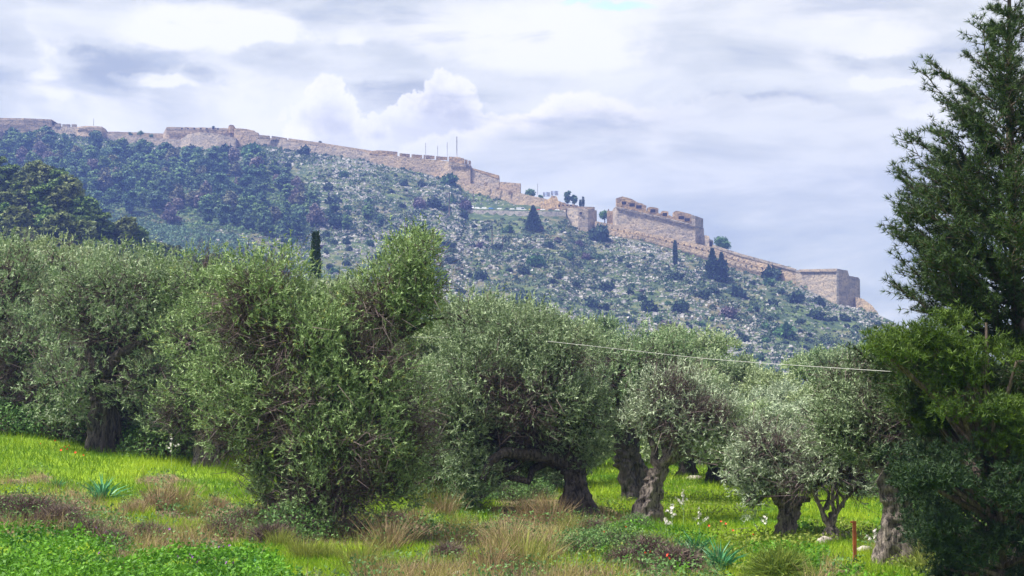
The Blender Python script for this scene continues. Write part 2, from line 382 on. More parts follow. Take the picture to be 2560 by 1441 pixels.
M_stem = simple_mat('green_stem', (.12, .20, .06), .7)
M_flag = None
def flag_mat():
    m, q, out = mat_new('flag_cloth'); v = q.n('ShaderNodeTexCoord').outputs['Object']; s = q.n('ShaderNodeSeparateXYZ'); q.put(s.inputs[0], v)
    k = q.m('GREATER_THAN', q.m('FRACT', q.m('MULTIPLY', s.outputs[2], 3.0)), .5)
    p = q.n('ShaderNodeBsdfPrincipled'); q.put(p.inputs['Base Color'], q.mix(k, (.05, .16, .5), (.8, .8, .8))); q.put(out.inputs[0], p.outputs[0]); return m
M_flag = flag_mat()
def ground_mat():
    m, q, out = mat_new('meadow_soil'); v = q.n('ShaderNodeTexCoord').outputs['Object']
    dry = q.n('ShaderNodeAttribute', attribute_name='dry').outputs['Fac']
    n1 = q.noise(v, .45, 6, .6); n2 = q.noise(v, 5, 6, .65)
    g = q.mix(q.mr(n1, .35, .65), (.09, .17, .012), (.20, .30, .02)); g = q.mix(q.mr(n2, .55, .75, 0, .6), g, (.20, .22, .06))
    d = q.mix(q.mr(n2, .35, .65), (.07, .055, .035), (.24, .18, .10)); d = q.mix(q.mr(n1, .45, .65, 0, .5), d, (.10, .15, .04))
    p = q.n('ShaderNodeBsdfPrincipled'); q.put(p.inputs['Base Color'], q.mix(dry, g, d)); p.inputs['Roughness'].default_value = .95; p.inputs['Specular IOR Level'].default_value = .1
    bp = q.n('ShaderNodeBump'); bp.inputs['Distance'].default_value = .06; q.put(bp.inputs['Height'], n2); q.put(p.inputs['Normal'], bp.outputs[0])
    q.put(out.inputs[0], p.outputs[0]); return m
def hill_mat():
    m, q, out = mat_new('hillside_turf'); v = q.n('ShaderNodeTexCoord').outputs['Object']
    n1 = q.noise(v, .018, 6, .6); n2 = q.noise(v, .16, 7, .68); n3 = q.noise(v, .6, 5, .6)
    c = q.mix(q.mr(n1, .4, .6), (.085, .12, .04), (.13, .12, .07)); c = q.mix(q.mr(n2, .42, .55), c, (.04, .065, .03))
    c = q.mix(q.mr(n3, .60, .70, 0, .5), c, (.24, .23, .21)); c = q.mix(q.mr(n1, .62, .72, 0, .5), c, (.26, .17, .11))
    p = q.n('ShaderNodeBsdfPrincipled'); q.put(p.inputs['Base Color'], c); p.inputs['Roughness'].default_value = .95; p.inputs['Specular IOR Level'].default_value = .1
    bp = q.n('ShaderNodeBump'); bp.inputs['Distance'].default_value = 1.2; q.put(bp.inputs['Height'], n2); q.put(p.inputs['Normal'], bp.outputs[0])
    q.put(out.inputs[0], p.outputs[0]); return m
# ------------------------------------------------------------------ ground: one sheet in rings, near part and hillside
DRY = [(-400, 1200), (0, 1195), (110, 1190), (200, 1225), (290, 1290), (330, 1225), (420, 1195), (500, 1230), (620, 1275), (700, 1260), (760, 1320), (900, 1290), (1020, 1225), (1110, 1225), (1200, 1290),
       (1300, 1235), (1420, 1245), (1520, 1270), (1600, 1320), (1700, 1365), (1800, 1400), (1840, 1500), (760, 1500), (690, 1415), (520, 1395), (300, 1400), (200, 1345), (0, 1325), (-400, 1325)]
DRY2 = [(2040, 1395), (2140, 1390), (2250, 1360), (2400, 1330), (2700, 1330), (2700, 1500), (1990, 1500)]
def dryness(P):
    x, y = proj(P); j = (fbm(P[..., 0] / 1.1, P[..., 1] / 2.2, None, 5, 3) - .5) * 90
    return (inpoly(x + j, y + j, DRY) | inpoly(x + j, y + j, DRY2)) & (P[..., 1] > 12) & (fbm(P[..., 0] / 1.5, P[..., 1] / 3.0, None, 15, 3) < np.interp(x, [300, 900, 1100], [.66, .60, .545]))
rings = np.concatenate([np.linspace(.3, 18, 10), np.geomspace(18, 110, 150)[1:], np.geomspace(110, 738, 140)[1:], np.linspace(738, 806, 58)[1:], np.geomspace(806, 1150, 36)[1:], np.geomspace(1150, 1300, 4)[1:]])
azs = np.concatenate([np.linspace(-math.pi, -.42, 34), np.linspace(-.42, .42, 300)[1:], np.linspace(.42, math.pi, 34)[1:]])
RR, AA = np.meshgrid(rings, azs, indexing='ij')
GX, GY = RR * np.sin(AA), RR * np.cos(AA); GZ = H(GX, GY)
nr, na = RR.shape; idx = np.arange(nr * na).reshape(nr, na)
quads = np.stack([idx[:-1, :-1], idx[:-1, 1:], idx[1:, 1:], idx[1:, :-1]], -1)[:, :, ::-1]
GV = np.stack([GX, GY, GZ], -1).reshape(-1, 3); cut = int(np.searchsorted(rings, 112))
dv = dryness(GV).astype(float)
q1 = quads[:cut].reshape(-1, 4); q2 = quads[cut:].reshape(-1, 4)
me = np_mesh('meadow_ground', GV[:(cut + 1) * na], q1, ground_mat(), smooth=True, attrs={'dry': dv[:(cut + 1) * na]}); link('ground', me, kind='structure')
me = np_mesh('hillside', GV[cut * na:], q2 - cut * na, hill_mat(), smooth=True); link('hillside', me, kind='structure')

# ------------------------------------------------------------------ fortress
def wall_mesh(mb, cols, thick=3.0, batter=.12, sub=1, ragged=0, seed=0, bury=4):
    """cols: (px, top, bottom, Y). Solid wall with a battered face, real thickness and a top walk"""
    pts = []
    for i in range(len(cols) - 1):
        a, c = cols[i], cols[i + 1]; n = max(1, int(abs(c[0] - a[0]) / 12 * sub))
        for k in range(n): pts.append([a[j] + (c[j] - a[j]) * k / n for j in range(4)])
    pts.append(list(cols[-1])); r = random.Random(seed); vs = []
    for px, tp, bt, Y in pts:
        tp += r.uniform(-1, 1) * ragged; T = at(px, tp, Y); B = at(px, bt, Y); h = T[2] - B[2] + bury; zb = B[2] - bury
        f = T[0] / T[1]; yb = Y - batter * h
        vs += [(T[0], T[1], T[2]), (f * yb, yb, zb), (T[0], T[1] + thick, T[2]), (T[0], T[1] + thick, zb)]
    n = len(pts); fs = []
    for i in range(n - 1):
        a, c = i * 4, i * 4 + 4
        fs += [(a + 1, c + 1, c, a), (a, c, c + 2, a + 2), (a + 2, c + 2, c + 3, a + 3), (a + 3, c + 3, c + 1, a + 1)]
    fs += [(0, 2, 3, 1), ((n - 1) * 4 + 1, (n - 1) * 4 + 3, (n - 1) * 4 + 2, (n - 1) * 4)]
    mb.add(vs, fs)
def fort(name, label, cat, ref, group=None):
    loc = at(*ref); return thing(name, tuple(loc), label, cat, group), loc
def fpart(nm, parent, off, mat, cols, **kw):
    mb = MB(); wall_mesh(mb, cols, **kw); return mb.obj(nm, mat, parent, off=off)
def merlon(parent, off, mat, x0, x1, top, bot, Y, top2=None, thick=2.0):
    return fpart('merlon', parent, off, mat, [(x0, top, bot, Y), (x1, top if top2 is None else top2, bot, Y)], thick=thick, batter=0, bury=0)
def cordon(parent, off, mat, cols):
    """thin projecting string course: (px, py, Y)"""
    mb = MB(); P = [at(px, py, Y - .05) for px, py, Y in cols]; vs = []
    for p in P: vs += [(p[0], p[1] - .45, p[2] + .2), (p[0], p[1] - .45, p[2] - .25), (p[0], p[1] + .3, p[2] + .2), (p[0], p[1] + .3, p[2] - .25)]
    fs = []
    for i in range(len(P) - 1):
        a, c = i * 4, i * 4 + 4; fs += [(a + 1, c + 1, c, a), (a, c, c + 2, a + 2), (a + 3, c + 3, c + 1, a + 1)]
    fs += [(0, 2, 3, 1), (len(P) * 4 - 3, len(P) * 4 - 1, len(P) * 4 - 2, len(P) * 4 - 4)]
    mb.add(vs, fs); return mb.obj('string_course', mat, parent, off=off)
def embr(parent, off, px, py, Y, w=1.6, h=1.2, nm='embrasure', mat=None):
    p = at(px, py, Y); mb = MB(); mb.box((p[0], p[1] - .2, p[2]), (w, .5, h)); return mb.obj(nm, mat or M_hole, parent, off=off)

t, o_ = fort('bastion', 'long flat-topped bastion wall at the far left end of the fortress ridge', 'fortress wall', (60, 335, 893), 'fortress works along the ridge')
fpart('wall', t, o_, M_stone_w, [(-420, 300, 345, 900), (-100, 294, 343, 896), (60, 296, 343, 893), (128, 299, 343, 896), (131, 300, 343, 905)], thick=14, batter=.1)
cordon(t, o_, M_stone, [(-420, 307, 899), (-100, 301, 895), (60, 302, 892), (128, 305, 894)])
t, o_ = fort('crenellated_wall', 'short wall with three squat merlons right of the leftmost bastion', 'fortress wall', (160, 336, 894), 'fortress works along the ridge')
fpart('wall', t, o_, M_stone, [(126, 317, 345, 896), (160, 317, 345, 895), (200, 318, 348, 892)], thick=3)
for x0, x1 in ((137, 151), (156, 174), (179, 190)): merlon(t, o_, M_stone, x0, x1, 309 if x0 < 150 else 311, 317.5, 895)
t, o_ = fort('bastion', 'small square bastion below the lone mast left of the ridge saddle', 'fortress wall', (225, 350, 885), 'fortress works along the ridge')
fpart('wall', t, o_, M_stone_w, [(192, 318, 350, 889), (215, 315, 356, 886), (255, 317, 360, 885), (263, 330, 360, 892)], thick=9, batter=.2)
cordon(t, o_, M_stone, [(192, 322, 888), (215, 320, 885), (254, 322, 884)])
t, o_ = fort('curtain_wall', 'low curtain wall crossing the grassy saddle between two bastions', 'fortress wall', (350, 368, 884), 'fortress works along the ridge')
fpart('wall', t, o_, M_stone, [(256, 331, 360, 888), (320, 338, 366, 886), (400, 346, 376, 883), (455, 350, 384, 880)], thick=3)
fpart('upper_wall', t, o_, M_stone_w, [(258, 329, 345, 901), (330, 331, 350, 901), (420, 335, 360, 901)], thick=3, ragged=.8)
t, o_ = fort('bastion', 'ruined upper bastion with plants on top and a stubby turret', 'fortress wall', (520, 345, 892), 'fortress works along the ridge')
fpart('wall', t, o_, M_stone_w, [(408, 334, 355, 896), (416, 318, 355, 893), (500, 319, 355, 892), (560, 320, 358, 891), (600, 321, 362, 889), (636, 327, 366, 889), (642, 337, 366, 894)], thick=10, ragged=1.0, sub=1.5)
cordon(t, o_, M_stone, [(416, 324, 892), (500, 325, 891), (570, 326, 890)])
fpart('turret', t, o_, M_stone_o, [(571, 316, 328, 888), (575, 312, 328, 887.5), (583, 313, 328, 887.5), (587, 319, 328, 888)], thick=3, batter=0, bury=1)
for x in (455, 470, 486, 502, 517, 533, 545, 560, 597, 609, 621): embr(t, o_, x, 323 + max(0, x - 590) * .12, 891.5 - max(0, x - 560) * .03, 1.0, 1.0)
t, o_ = fort('bastion', 'smooth grey front bastion standing below the turreted ruin', 'fortress wall', (520, 378, 876), 'fortress works along the ridge')
fpart('wall', t, o_, M_stone, [(449, 351, 384, 881), (470, 336, 386, 877), (500, 331, 388, 874), (545, 335, 388, 873), (589, 346, 388, 874), (592, 352, 386, 882)], thick=10, batter=.22)
t, o_ = fort('bastion', 'tall wall block between the turret and the long descending curtain', 'fortress wall', (615, 362, 882), 'fortress works along the ridge')
fpart('wall', t, o_, M_stone_w, [(585, 322, 372, 884), (612, 326, 372, 883), (645, 332, 374, 882)], thick=4, batter=.08)
t, o_ = fort('curtain_wall', 'long curtain wall descending gently over the rocky crest', 'fortress wall', (800, 390, 864), 'fortress works along the ridge')
fpart('wall', t, o_, M_stone, [(640, 343, 374, 879), (720, 350, 386, 871), (800, 362, 398, 864), (900, 378, 412, 854), (1000, 394, 432, 844), (1080, 410, 450, 838)], thick=3.5, batter=.1)
for x0, x1, a, c in ((645, 674, 337, 340), (679, 717, 340, 346)): merlon(t, o_, M_stone_w, x0, x1, a, 347 + (x0 - 645) * .08, 873, c)
fpart('parapet', t, o_, M_stone_w, [(721, 346, 353, 870.8), (800, 357, 365, 863.8), (928, 377, 386, 852)], thick=1.5, batter=0, bury=0)
t, o_ = fort('crenellated_bastion', 'crenellated bastion carrying the four tall masts', 'fortress wall', (1080, 410, 835), 'fortress works along the ridge')
fpart('wall', t, o_, M_stone_w, [(925, 384, 408, 846), (1000, 391, 425, 841), (1100, 401, 445, 836), (1122, 404, 470, 832), (1176, 412, 490, 828), (1181, 420, 490, 836)], thick=14, batter=.1)
fpart('parapet', t, o_, M_stone_o, [(924, 378, 386, 845.8), (945, 376, 388, 844.5), (993, 380, 391, 841.5)], thick=2, batter=0, bury=0, ragged=.4)
for x0, x1, y in ((999, 1024, 383.5), (1029, 1055, 386), (1059, 1086, 388), (1090, 1118, 391)): merlon(t, o_, M_stone_o, x0, x1, y, y + 8.5, 841.3 - (x0 - 999) * .05, y + 2)
fpart('parapet', t, o_, M_stone_o, [(1122, 392, 404.5, 831.9), (1145, 393, 408, 830), (1161, 397, 410, 829)], thick=2, batter=0, bury=0)
for x0, x1, y in ((1162, 1169, 399), (1171, 1177, 401.5)): merlon(t, o_, M_stone_o, x0, x1, y, y + 11, 828.2, y + 1)
cordon(t, o_, M_stone, [(1122, 407, 831), (1150, 410, 829), (1177, 415, 827.5)])
t, o_ = fort('stepped_wall', 'first step of wall below the crenellated bastion', 'fortress wall', (1212, 458, 826), 'fortress works along the ridge')
fpart('wall', t, o_, M_stone, [(1178, 421, 488, 829), (1248, 440, 505, 822), (1249, 444, 505, 826)], thick=5, batter=.06)
fpart('coping', t, o_, M_stone_o, [(1179, 420, 424, 828.7), (1247.5, 439, 448, 821.7)], thick=1, batter=0, bury=0)
t, o_ = fort('stepped_wall', 'square-ended lower step of wall above the car park', 'fortress wall', (1275, 474, 819), 'fortress works along the ridge')
fpart('wall', t, o_, M_stone_w, [(1249, 455, 508, 821), (1301, 459, 516, 817), (1302.5, 460, 516, 822)], thick=6, batter=.03)
t, o_ = fort('curtain_wall', 'pinkish lower curtain wall with dark gun holes sloping down to the car park', 'fortress wall', (1250, 490, 815), 'fortress works along the ridge')
fpart('wall', t, o_, M_stone_w, [(1040, 430, 442, 838), (1130, 449, 468, 830), (1200, 464, 490, 822), (1250, 476, 505, 815), (1300, 483, 515, 808), (1360, 497, 524, 800), (1415, 510, 530, 796)], thick=5, batter=.08, ragged=.6)
for x, y in ((1215, 461), (1245, 473), (1275, 483)): embr(t, o_, x, y, 818 - (x - 1215) * .12, 1.7, 1.7, mat=M_stone_o)
t, o_ = fort('ruined_gatehouse', 'crumbling ochre ruin beside the pines at the end of the car park', 'ruin', (1400, 520, 785), 'fortress works along the ridge')
fpart('wall', t, o_, M_stone_o, [(1352, 505, 528, 793), (1372, 498, 528, 790), (1380, 490, 528, 788), (1392, 491, 528, 787), (1396, 503, 528, 786), (1420, 510, 528, 785), (1445, 513, 528, 785)], thick=6, batter=.1, ragged=1.6, sub=3)
for x in (1398, 1408, 1418, 1427): embr(t, o_, x, 515, 785, .9, .9)
t, o_ = fort('retaining_wall', 'pale grey retaining wall under the row of parked cars', 'wall', (1290, 545, 762), None)
fpart('wall', t, o_, M_stone_g, [(1162, 524, 541, 772), (1225, 526, 545, 768), (1300, 528, 549, 764), (1360, 529, 552, 762), (1415, 530, 556, 762)], thick=2.2, batter=.06)
mb = MB(); cs = [(1162, 525.5, 774), (1225, 527.3, 770), (1300, 529.3, 766), (1360, 530.5, 764), (1415, 531.5, 764)]; vs = []
for px, py, Y in cs:
    p = at(px, py, Y); vs += [tuple(p), (p[0] * 1.035, Y + 28, p[2] + .3), (p[0], Y, p[2] - 6)]
mb.add(vs, [f for i in range(4) for f in [(i * 3, i * 3 + 3, i * 3 + 4, i * 3 + 1), (i * 3 + 2, i * 3 + 5, i * 3 + 3, i * 3)]]); mb.obj('car_park', M_asph)['kind'] = 'structure'
t, o_ = fort('round_bastion', 'flared bastion bulging below the ruin right of the car park', 'fortress wall', (1445, 570, 765), 'fortress works along the ridge')
fpart('wall', t, o_, M_stone, [(1404, 522, 556, 775), (1420, 520, 574, 766), (1445, 521, 576, 763), (1470, 523, 576, 764), (1485, 525, 576, 768), (1492, 527, 585, 776)], thick=10, batter=.24)
for x0, x1, y in ((1405, 1438, 515), (1444, 1462, 516), (1463, 1487, 517)): merlon(t, o_, M_stone_w, x0, x1, y, 524, 766.5, y + 1)
embr(t, o_, 1452, 533, 762.5, 1.2, .8)
t, o_ = fort('great_bastion', 'large isolated bastion with a broken ochre parapet', 'fortress wall', (1650, 580, 755), 'fortress works along the ridge')
fpart('wall', t, o_, M_stone, [(1534, 521, 582, 766), (1541, 519, 582, 760), (1600, 533, 598, 757), (1660, 546, 610, 754), (1720, 560, 622, 751), (1738, 565, 626, 750), (1758, 571, 626, 758), (1760, 572, 626, 768)], thick=22, batter=.13)
cordon(t, o_, M_stone_g, [(1535, 520, 765), (1541, 518, 759.5), (1600, 532, 756.5), (1660, 545, 753.5), (1738, 564, 749.5), (1758, 570, 757)])
fpart('parapet', t, o_, M_stone_o, [(1541, 495, 519, 760.2), (1556, 492, 522, 759.5), (1575, 496, 527, 758.5), (1590, 504, 531, 757.5), (1616, 514, 537, 756.4)], thick=5, batter=0, bury=0, ragged=1.2, sub=2.5)
for x0, x1, a, c in ((1619, 1646, 517, 521), (1653, 1671, 527, 530)): fpart('merlon', t, o_, M_stone_o, [(x0, a + 2, 537 + (x0 - 1616) * .24, 756.2), (x0 + 6, a, 538 + (x0 - 1616) * .24, 756), (x1, c, 540 + (x1 - 1616) * .24, 755.5)], thick=4, batter=0, bury=0, ragged=.9, sub=2)
fpart('parapet', t, o_, M_stone_o, [(1684, 530, 552, 753), (1690, 527, 553, 752.8), (1712, 532, 558, 751.7), (1728, 536, 562, 751)], thick=5, batter=0, bury=0, ragged=.8, sub=2)
fpart('parapet', t, o_, M_stone, [(1728.3, 537, 562, 750.8), (1738, 540, 564.5, 750.1), (1758, 547, 570.5, 758)], thick=4, batter=0, bury=0)
fpart('parapet_base', t, o_, M_stone_o, [(1614, 526, 538, 756.3), (1650, 534, 545, 754.8), (1686, 542, 553, 753.2)], thick=4, batter=0, bury=0, ragged=1.2, sub=3)
for x, y, w_ in ((1560, 508, 2.2), (1580, 513, 2.6), (1597, 518, 2.6), (1632, 528, 2.4), (1662, 537, 2.2), (1703, 545, 2.6), (1718, 550, 2.4)): embr(t, o_, x, y, 757.6 - (x - 1560) * .042, w_, 1.5)
for x in (1742, 1748, 1754): embr(t, o_, x, 553 + (x - 1742) * .3, 751.3 + (x - 1738) * .4, .6, 1.5)
t, o_ = fort('small_house', 'little ochre block half hidden by a green tree left of the large bastion', 'building', (1526, 535, 772), None)
fpart('wall', t, o_, M_stone_o, [(1518, 527, 545, 774), (1534, 529, 548, 773)], thick=4, batter=0)
fpart('chimney', t, o_, M_stone_w, [(1520, 523, 527, 774.2), (1523, 523, 527, 774.2)], thick=1, batter=0, bury=0)
t, o_ = fort('gate_tower', 'low stepped annex touching the right edge of the large bastion', 'fortress wall', (1772, 605, 750), 'fortress works along the ridge')
fpart('wall', t, o_, M_stone, [(1762, 588, 620, 750), (1773, 591, 622, 748), (1774, 598, 624, 748), (1783, 602, 626, 752)], thick=5, batter=.05)
embr(t, o_, 1777, 610, 748, 1.5, 2.2, 'window')
t, o_ = fort('curtain_wall', 'long low warm-brown curtain wall running down right below the large bastion', 'fortress wall', (1750, 650, 735), 'fortress works along the ridge')
fpart('wall', t, o_, M_stone_w, [(1488, 553, 592, 762), (1520, 559, 598, 760), (1600, 579, 612, 750), (1700, 601, 640, 741), (1780, 618, 664, 732), (1850, 640, 690, 723), (1920, 658, 706, 714), (1992, 679, 716, 706)], thick=4, batter=.08, ragged=.25)
cordon(t, o_, M_stone_o, [(1520, 573, 757.5), (1600, 588, 748.5), (1700, 611, 739.2), (1780, 632, 730), (1850, 655, 721), (1920, 672, 712)])
fpart('parapet', t, o_, M_stone, [(1782, 612, 619, 731.5), (1850, 634, 641, 722.6), (1950, 661, 668, 710), (1991, 673, 680, 705.8)], thick=1.6, batter=0, bury=0)
for i in range(26): embr(t, o_, 1530 + i * 15, 571 + i * 3.5 + (i > 16) * (i - 16) * 1.2, 757 - i * 1.65, .55, .7)
t, o_ = fort('end_bastion', 'angular end bastion with a pale cornerstone line at the right end of the ridge', 'fortress wall', (2070, 740, 695), 'fortress works along the ridge')
fpart('wall', t, o_, M_stone, [(1990, 677, 718, 706), (2000, 674, 722, 705), (2050, 673, 745, 698), (2092, 672, 775, 691), (2119, 677, 778, 693), (2123, 690, 778, 694), (2146, 694, 782, 697), (2150, 700, 782, 708)], thick=14, batter=.1)
mb = MB()
for i in range(20):
    p = at(2093.5 + i * .05, 675 + i * 4.8, 690.6 - i * .085); mb.box((p[0], p[1] - .1, p[2]), (1.1 if i % 2 else .7, .8, .72))
mb.obj('quoins', M_petal_w if False else M_stone_g, t, off=o_)
cordon(t, o_, M_stone_w, [(2000, 679, 704.5), (2050, 678, 697.4), (2091, 677, 690.5)])
t, o_ = fort('low_wall', 'tail of low broken wall below the end bastion near the big pine', 'wall', (2165, 780, 690), None)
fpart('wall', t, o_, M_stone_w, [(2140, 742, 782, 692), (2158, 747, 785, 690), (2180, 764, 800, 686), (2196, 785, 810, 683)], thick=3, batter=.08, ragged=1.5)

# ------------------------------------------------------------------ masts, flags, poles
def mast(px, top, bot, Y, r, label, cat='mast', nm='mast', group='masts on the fortress'):
    a = at(px, bot, Y); c = at(px, top, Y); t = thing(nm, tuple(a), label, cat, group)
    mb = MB(); h = c[2] - a[2]; mb.tube([(0, 0, -1), (0, 0, h)], [r, r * .6], 6); mb.obj('pole', M_metal, t); return t, h
mast(234, 297, 317, 886, .16, 'thin mast standing alone on the small left bastion')
for px, top, lb in ((1064, 358, 'leftmost and shortest of the four thin masts on the crenellated bastion'), (1094, 365, 'second mast from the left on the crenellated bastion'),
                    (1118, 356, 'third mast from the left on the crenellated bastion, beside the tallest'), (1142, 342, 'tallest and thickest mast on the crenellated bastion')):
    t, h = mast(px, top, 400, 838, .3 if px == 1142 else .14, lb)
    mb = MB(); mb.box((0, 0, h * .78), (.9, .12, .12)); mb.obj('crossbar', M_metal, t)
mast(1344, 460, 490, 806, .14, 'slender mast above the green shrub right of the stepped wall')
for px, top, lb in ((1358, 481, 'left flag of the two blue and white flags above the ruin'), (1378, 478, 'right flag of the two blue and white flags above the ruin')):
    t, h = mast(px, top, 505, 792, .08, lb, 'flag', 'flag', 'flags above the ruin')
    n = 8; vs = []; fs = []
    for i in range(n + 1):
        x = i * 3.6 / n; y = math.sin(i * 1.1) * .22; vs += [(x, y, h), (x, y, h - 2.2), (x, y + .03, h), (x, y + .03, h - 2.2)]
        if i: a = (i - 1) * 4; fs += [(a, a + 4, a + 5, a + 1), (a + 2, a + 3, a + 7, a + 6), (a, a + 2, a + 6, a + 4), (a + 1, a + 5, a + 7, a + 3)]
    mb = MB(); mb.add(vs, fs); mb.obj('cloth', M_flag, t)
def pole(px, top, bot, label, arm):
    P, ok = hit(px, bot); P = P[0]; c = at(px, top, P[1]); h = c[2] - P[2]
    t = thing('utility_pole', tuple(P), label, 'utility pole', 'utility poles on the hillside')
    mb = MB(); mb.tube([(0, 0, -1), (0, 0, h)], [.28, .2], 6); mb.obj('post', M_wood, t)
    if arm: mb = MB(); mb.box((0, 0, h - .8), (3.0, .2, .22)); mb.obj('crossarm', M_wood, t)
pole(1123, 480, 542, 'dark wooden pole with a crossarm left of the parked cars', True)
pole(1183, 478, 505, 'thin pale pole above the left end of the car park', False)
pole(1230, 568, 616, 'bare pole on the slope below the car park, left of its shorter twin', False)
pole(1257, 592, 626, 'short bare pole on the slope right of the taller bare pole', False)
# ------------------------------------------------------------------ parked cars
def car(px, py, Y, mat, label, kind='saloon', flip=1, rz=0):
    p = at(px, py, Y); t = thing('parked_car', (p[0], p[1], p[2]), label, 'car', 'cars parked above the retaining wall', rz)
    L = 4.4 if kind != 'van' else 5.0; hh = 1.45 if kind != 'van' else 2.1; w = 1.75
    prof = {'saloon': [(-L/2, .35), (-L/2, .8), (-L/2 + .7, .92), (-L/2 + 1.3, hh - .05), (-L/2 + 1.7, hh), (.6, hh), (1.3, .95), (L/2 - .1, .8), (L/2, .55), (L/2, .35)],
            'van': [(-L/2, .35), (-L/2, 1.2), (-L/2 + .15, hh), (1.2, hh), (1.9, 1.15), (L/2, .95), (L/2, .35)]}[kind]
    def ext(pr, hw, inset):
        n = len(pr); vs = [(x * flip, -hw + (inset if z > 1.0 else 0), z) for x, z in pr] + [(x * flip, hw - (inset if z > 1.0 else 0), z) for x, z in pr]
        return vs, [tuple(range(n)), tuple(reversed(range(n, 2 * n)))] + [(i, i + n, (i + 1) % n + n, (i + 1) % n) for i in range(n)]
    mb = MB(); mb.add(*ext(prof, w / 2, .18)); mb.obj('body', mat, t)
    g = [(-L/2 + .95, .97), (-L/2 + 1.42, hh - .12), (.5, hh - .12), (1.1, .97)] if kind == 'saloon' else [(.1, 1.2), (.1, 1.8), (1.15, 1.8), (1.65, 1.2)]
    for s in (-1, 1):
        mb = MB(); vs = [(x * flip, s * (w / 2 - .16 + e), z) for e in (0, .03) for x, z in g]; mb.add(vs, [(0, 1, 2, 3), (7, 6, 5, 4), (0, 4, 5, 1), (1, 5, 6, 2), (2, 6, 7, 3), (3, 7, 4, 0)]); mb.obj('side_window', M_glass, t)
    mb = MB(); e = .02; a = ((.64, hh - .1), (1.24, 1.0)) if kind == 'saloon' else ((1.27, hh - .15), (1.85, 1.22))
    mb.add([((a[0][0] + e) * flip, -.62, a[0][1] + e), ((a[0][0] + e) * flip, .62, a[0][1] + e), ((a[1][0] + e) * flip, .68, a[1][1] + e), ((a[1][0] + e) * flip, -.68, a[1][1] + e)], [(0, 1, 2, 3)]); mb.obj('windscreen', M_glass, t)
    for sx_ in (-1.35, 1.35):
        for sy in (-1, 1): mb = MB(); mb.tube([(sx_, sy * (w / 2 - .2), .33), (sx_, sy * (w / 2 + .01), .33)], .33, 10, False); mb.obj('wheel', M_tyre, t)
    return t
cars = [(1172, 524.4, 777, M_white, 'white van parked first at the left end of the row above the retaining wall', 'van', -1), (1193, 525.6, 776, M_white, 'white car second from the left in the row', 'saloon', 1),
        (1211, 526, 775, M_white, 'white car third from the left, next to the blue car', 'saloon', 1), (1226, 527, 777, M_carblue, 'bright blue car between white cars left of the dark opening', 'saloon', -1),
        (1249, 528, 773, M_white, 'white car with large dark side windows, right of the blue car', 'saloon', 1), (1268, 528.6, 776, M_cardark, 'dark car half hidden between two white ones', 'saloon', 1),
        (1281, 529, 772, M_white, 'white hatchback left of the boxy white car', 'saloon', 1), (1303, 529.4, 771, M_white, 'boxy white van in the middle of the row', 'van', 1),
        (1327, 530, 770, M_caryel, 'yellow taxi behind the tip of the conical tree', 'saloon', -1), (1347, 530.6, 772, M_carred, 'red car behind the white car right of the taxi', 'saloon', -1),
        (1357, 530.6, 769, M_white, 'white car right of the yellow taxi', 'saloon', 1), (1376, 531.2, 769, M_cardark, 'dark blue car near the right end of the row', 'saloon', 1), (1392, 531.4, 771, M_white, 'white car last at the right end of the row', 'saloon', -1)]
for c in cars: car(*c)

# ------------------------------------------------------------------ distant vegetation prototypes
def clump_tris(rng, n, lobes, size, flat=0.0, shell=(.55, 1.05)):
    """random leaf-clump faces on and inside ellipsoid lobes"""
    w = np.array([l[3] * l[5] for l in lobes], float); w /= w.sum()
    k = rng.choice(len(lobes), n, p=w); L = np.array(lobes, float)[k]
    d = unit(rng.normal(size=(n, 3))); d[:, 2] = np.where(d[:, 2] < -.5, -d[:, 2], d[:, 2])
    P = L[:, :3] + d * L[:, 3:6] * rng.uniform(shell[0], shell[1], (n, 1))
    a = unit(rng.normal(size=(n, 3))); a = unit(a - d * (a * d).sum(1, keepdims=True) * .5); c = unit(np.cross(d + rng.normal(size=(n, 3)) * .6, a))
    s = size * rng.uniform(.6, 1.4, (n, 1))
    T = np.stack([P - a * s * .5, P + a * s * .5, P + c * s * .9], 1)
    return T
def tri_mesh(name, T, mat, tint=None, extra=None):
    n = len(T); V = T.reshape(-1, 3); Fc = np.arange(n * 3).reshape(n, 3); mats = [mat]; mi = np.zeros(n, int)
    if tint is None: tint = np.random.default_rng(n).random(n)
    if extra:
        for mt, T2 in extra:
            k = len(T2); Fc = np.vstack([Fc, len(V) + np.arange(k * 3).reshape(k, 3)]); V = np.vstack([V, T2.reshape(-1, 3)])
            mats.append(mt); mi = np.concatenate([mi, np.full(k, len(mats) - 1)]); tint = np.concatenate([tint, np.random.default_rng(k).random(k)])
    return np_mesh(name, V, Fc, mats, tint, mi=mi)
def cone_tris(p0, p1, r0, r1, n=5):
    p0, p1 = np.array(p0, float), np.array(p1, float); T = []
    d = unit(p1 - p0); x = unit(np.cross(d, [.3, .8, .2])); y = np.cross(d, x)
    for k in range(n):
        a, c = 2 * math.pi * k / n, 2 * math.pi * (k + 1) / n
        A, B = x * math.cos(a) + y * math.sin(a), x * math.cos(c) + y * math.sin(c)
        T += [[p0 + A * r0, p0 + B * r0, p1 + B * r1], [p0 + A * r0, p1 + B * r1, p1 + A * r1]]
    return np.array(T)
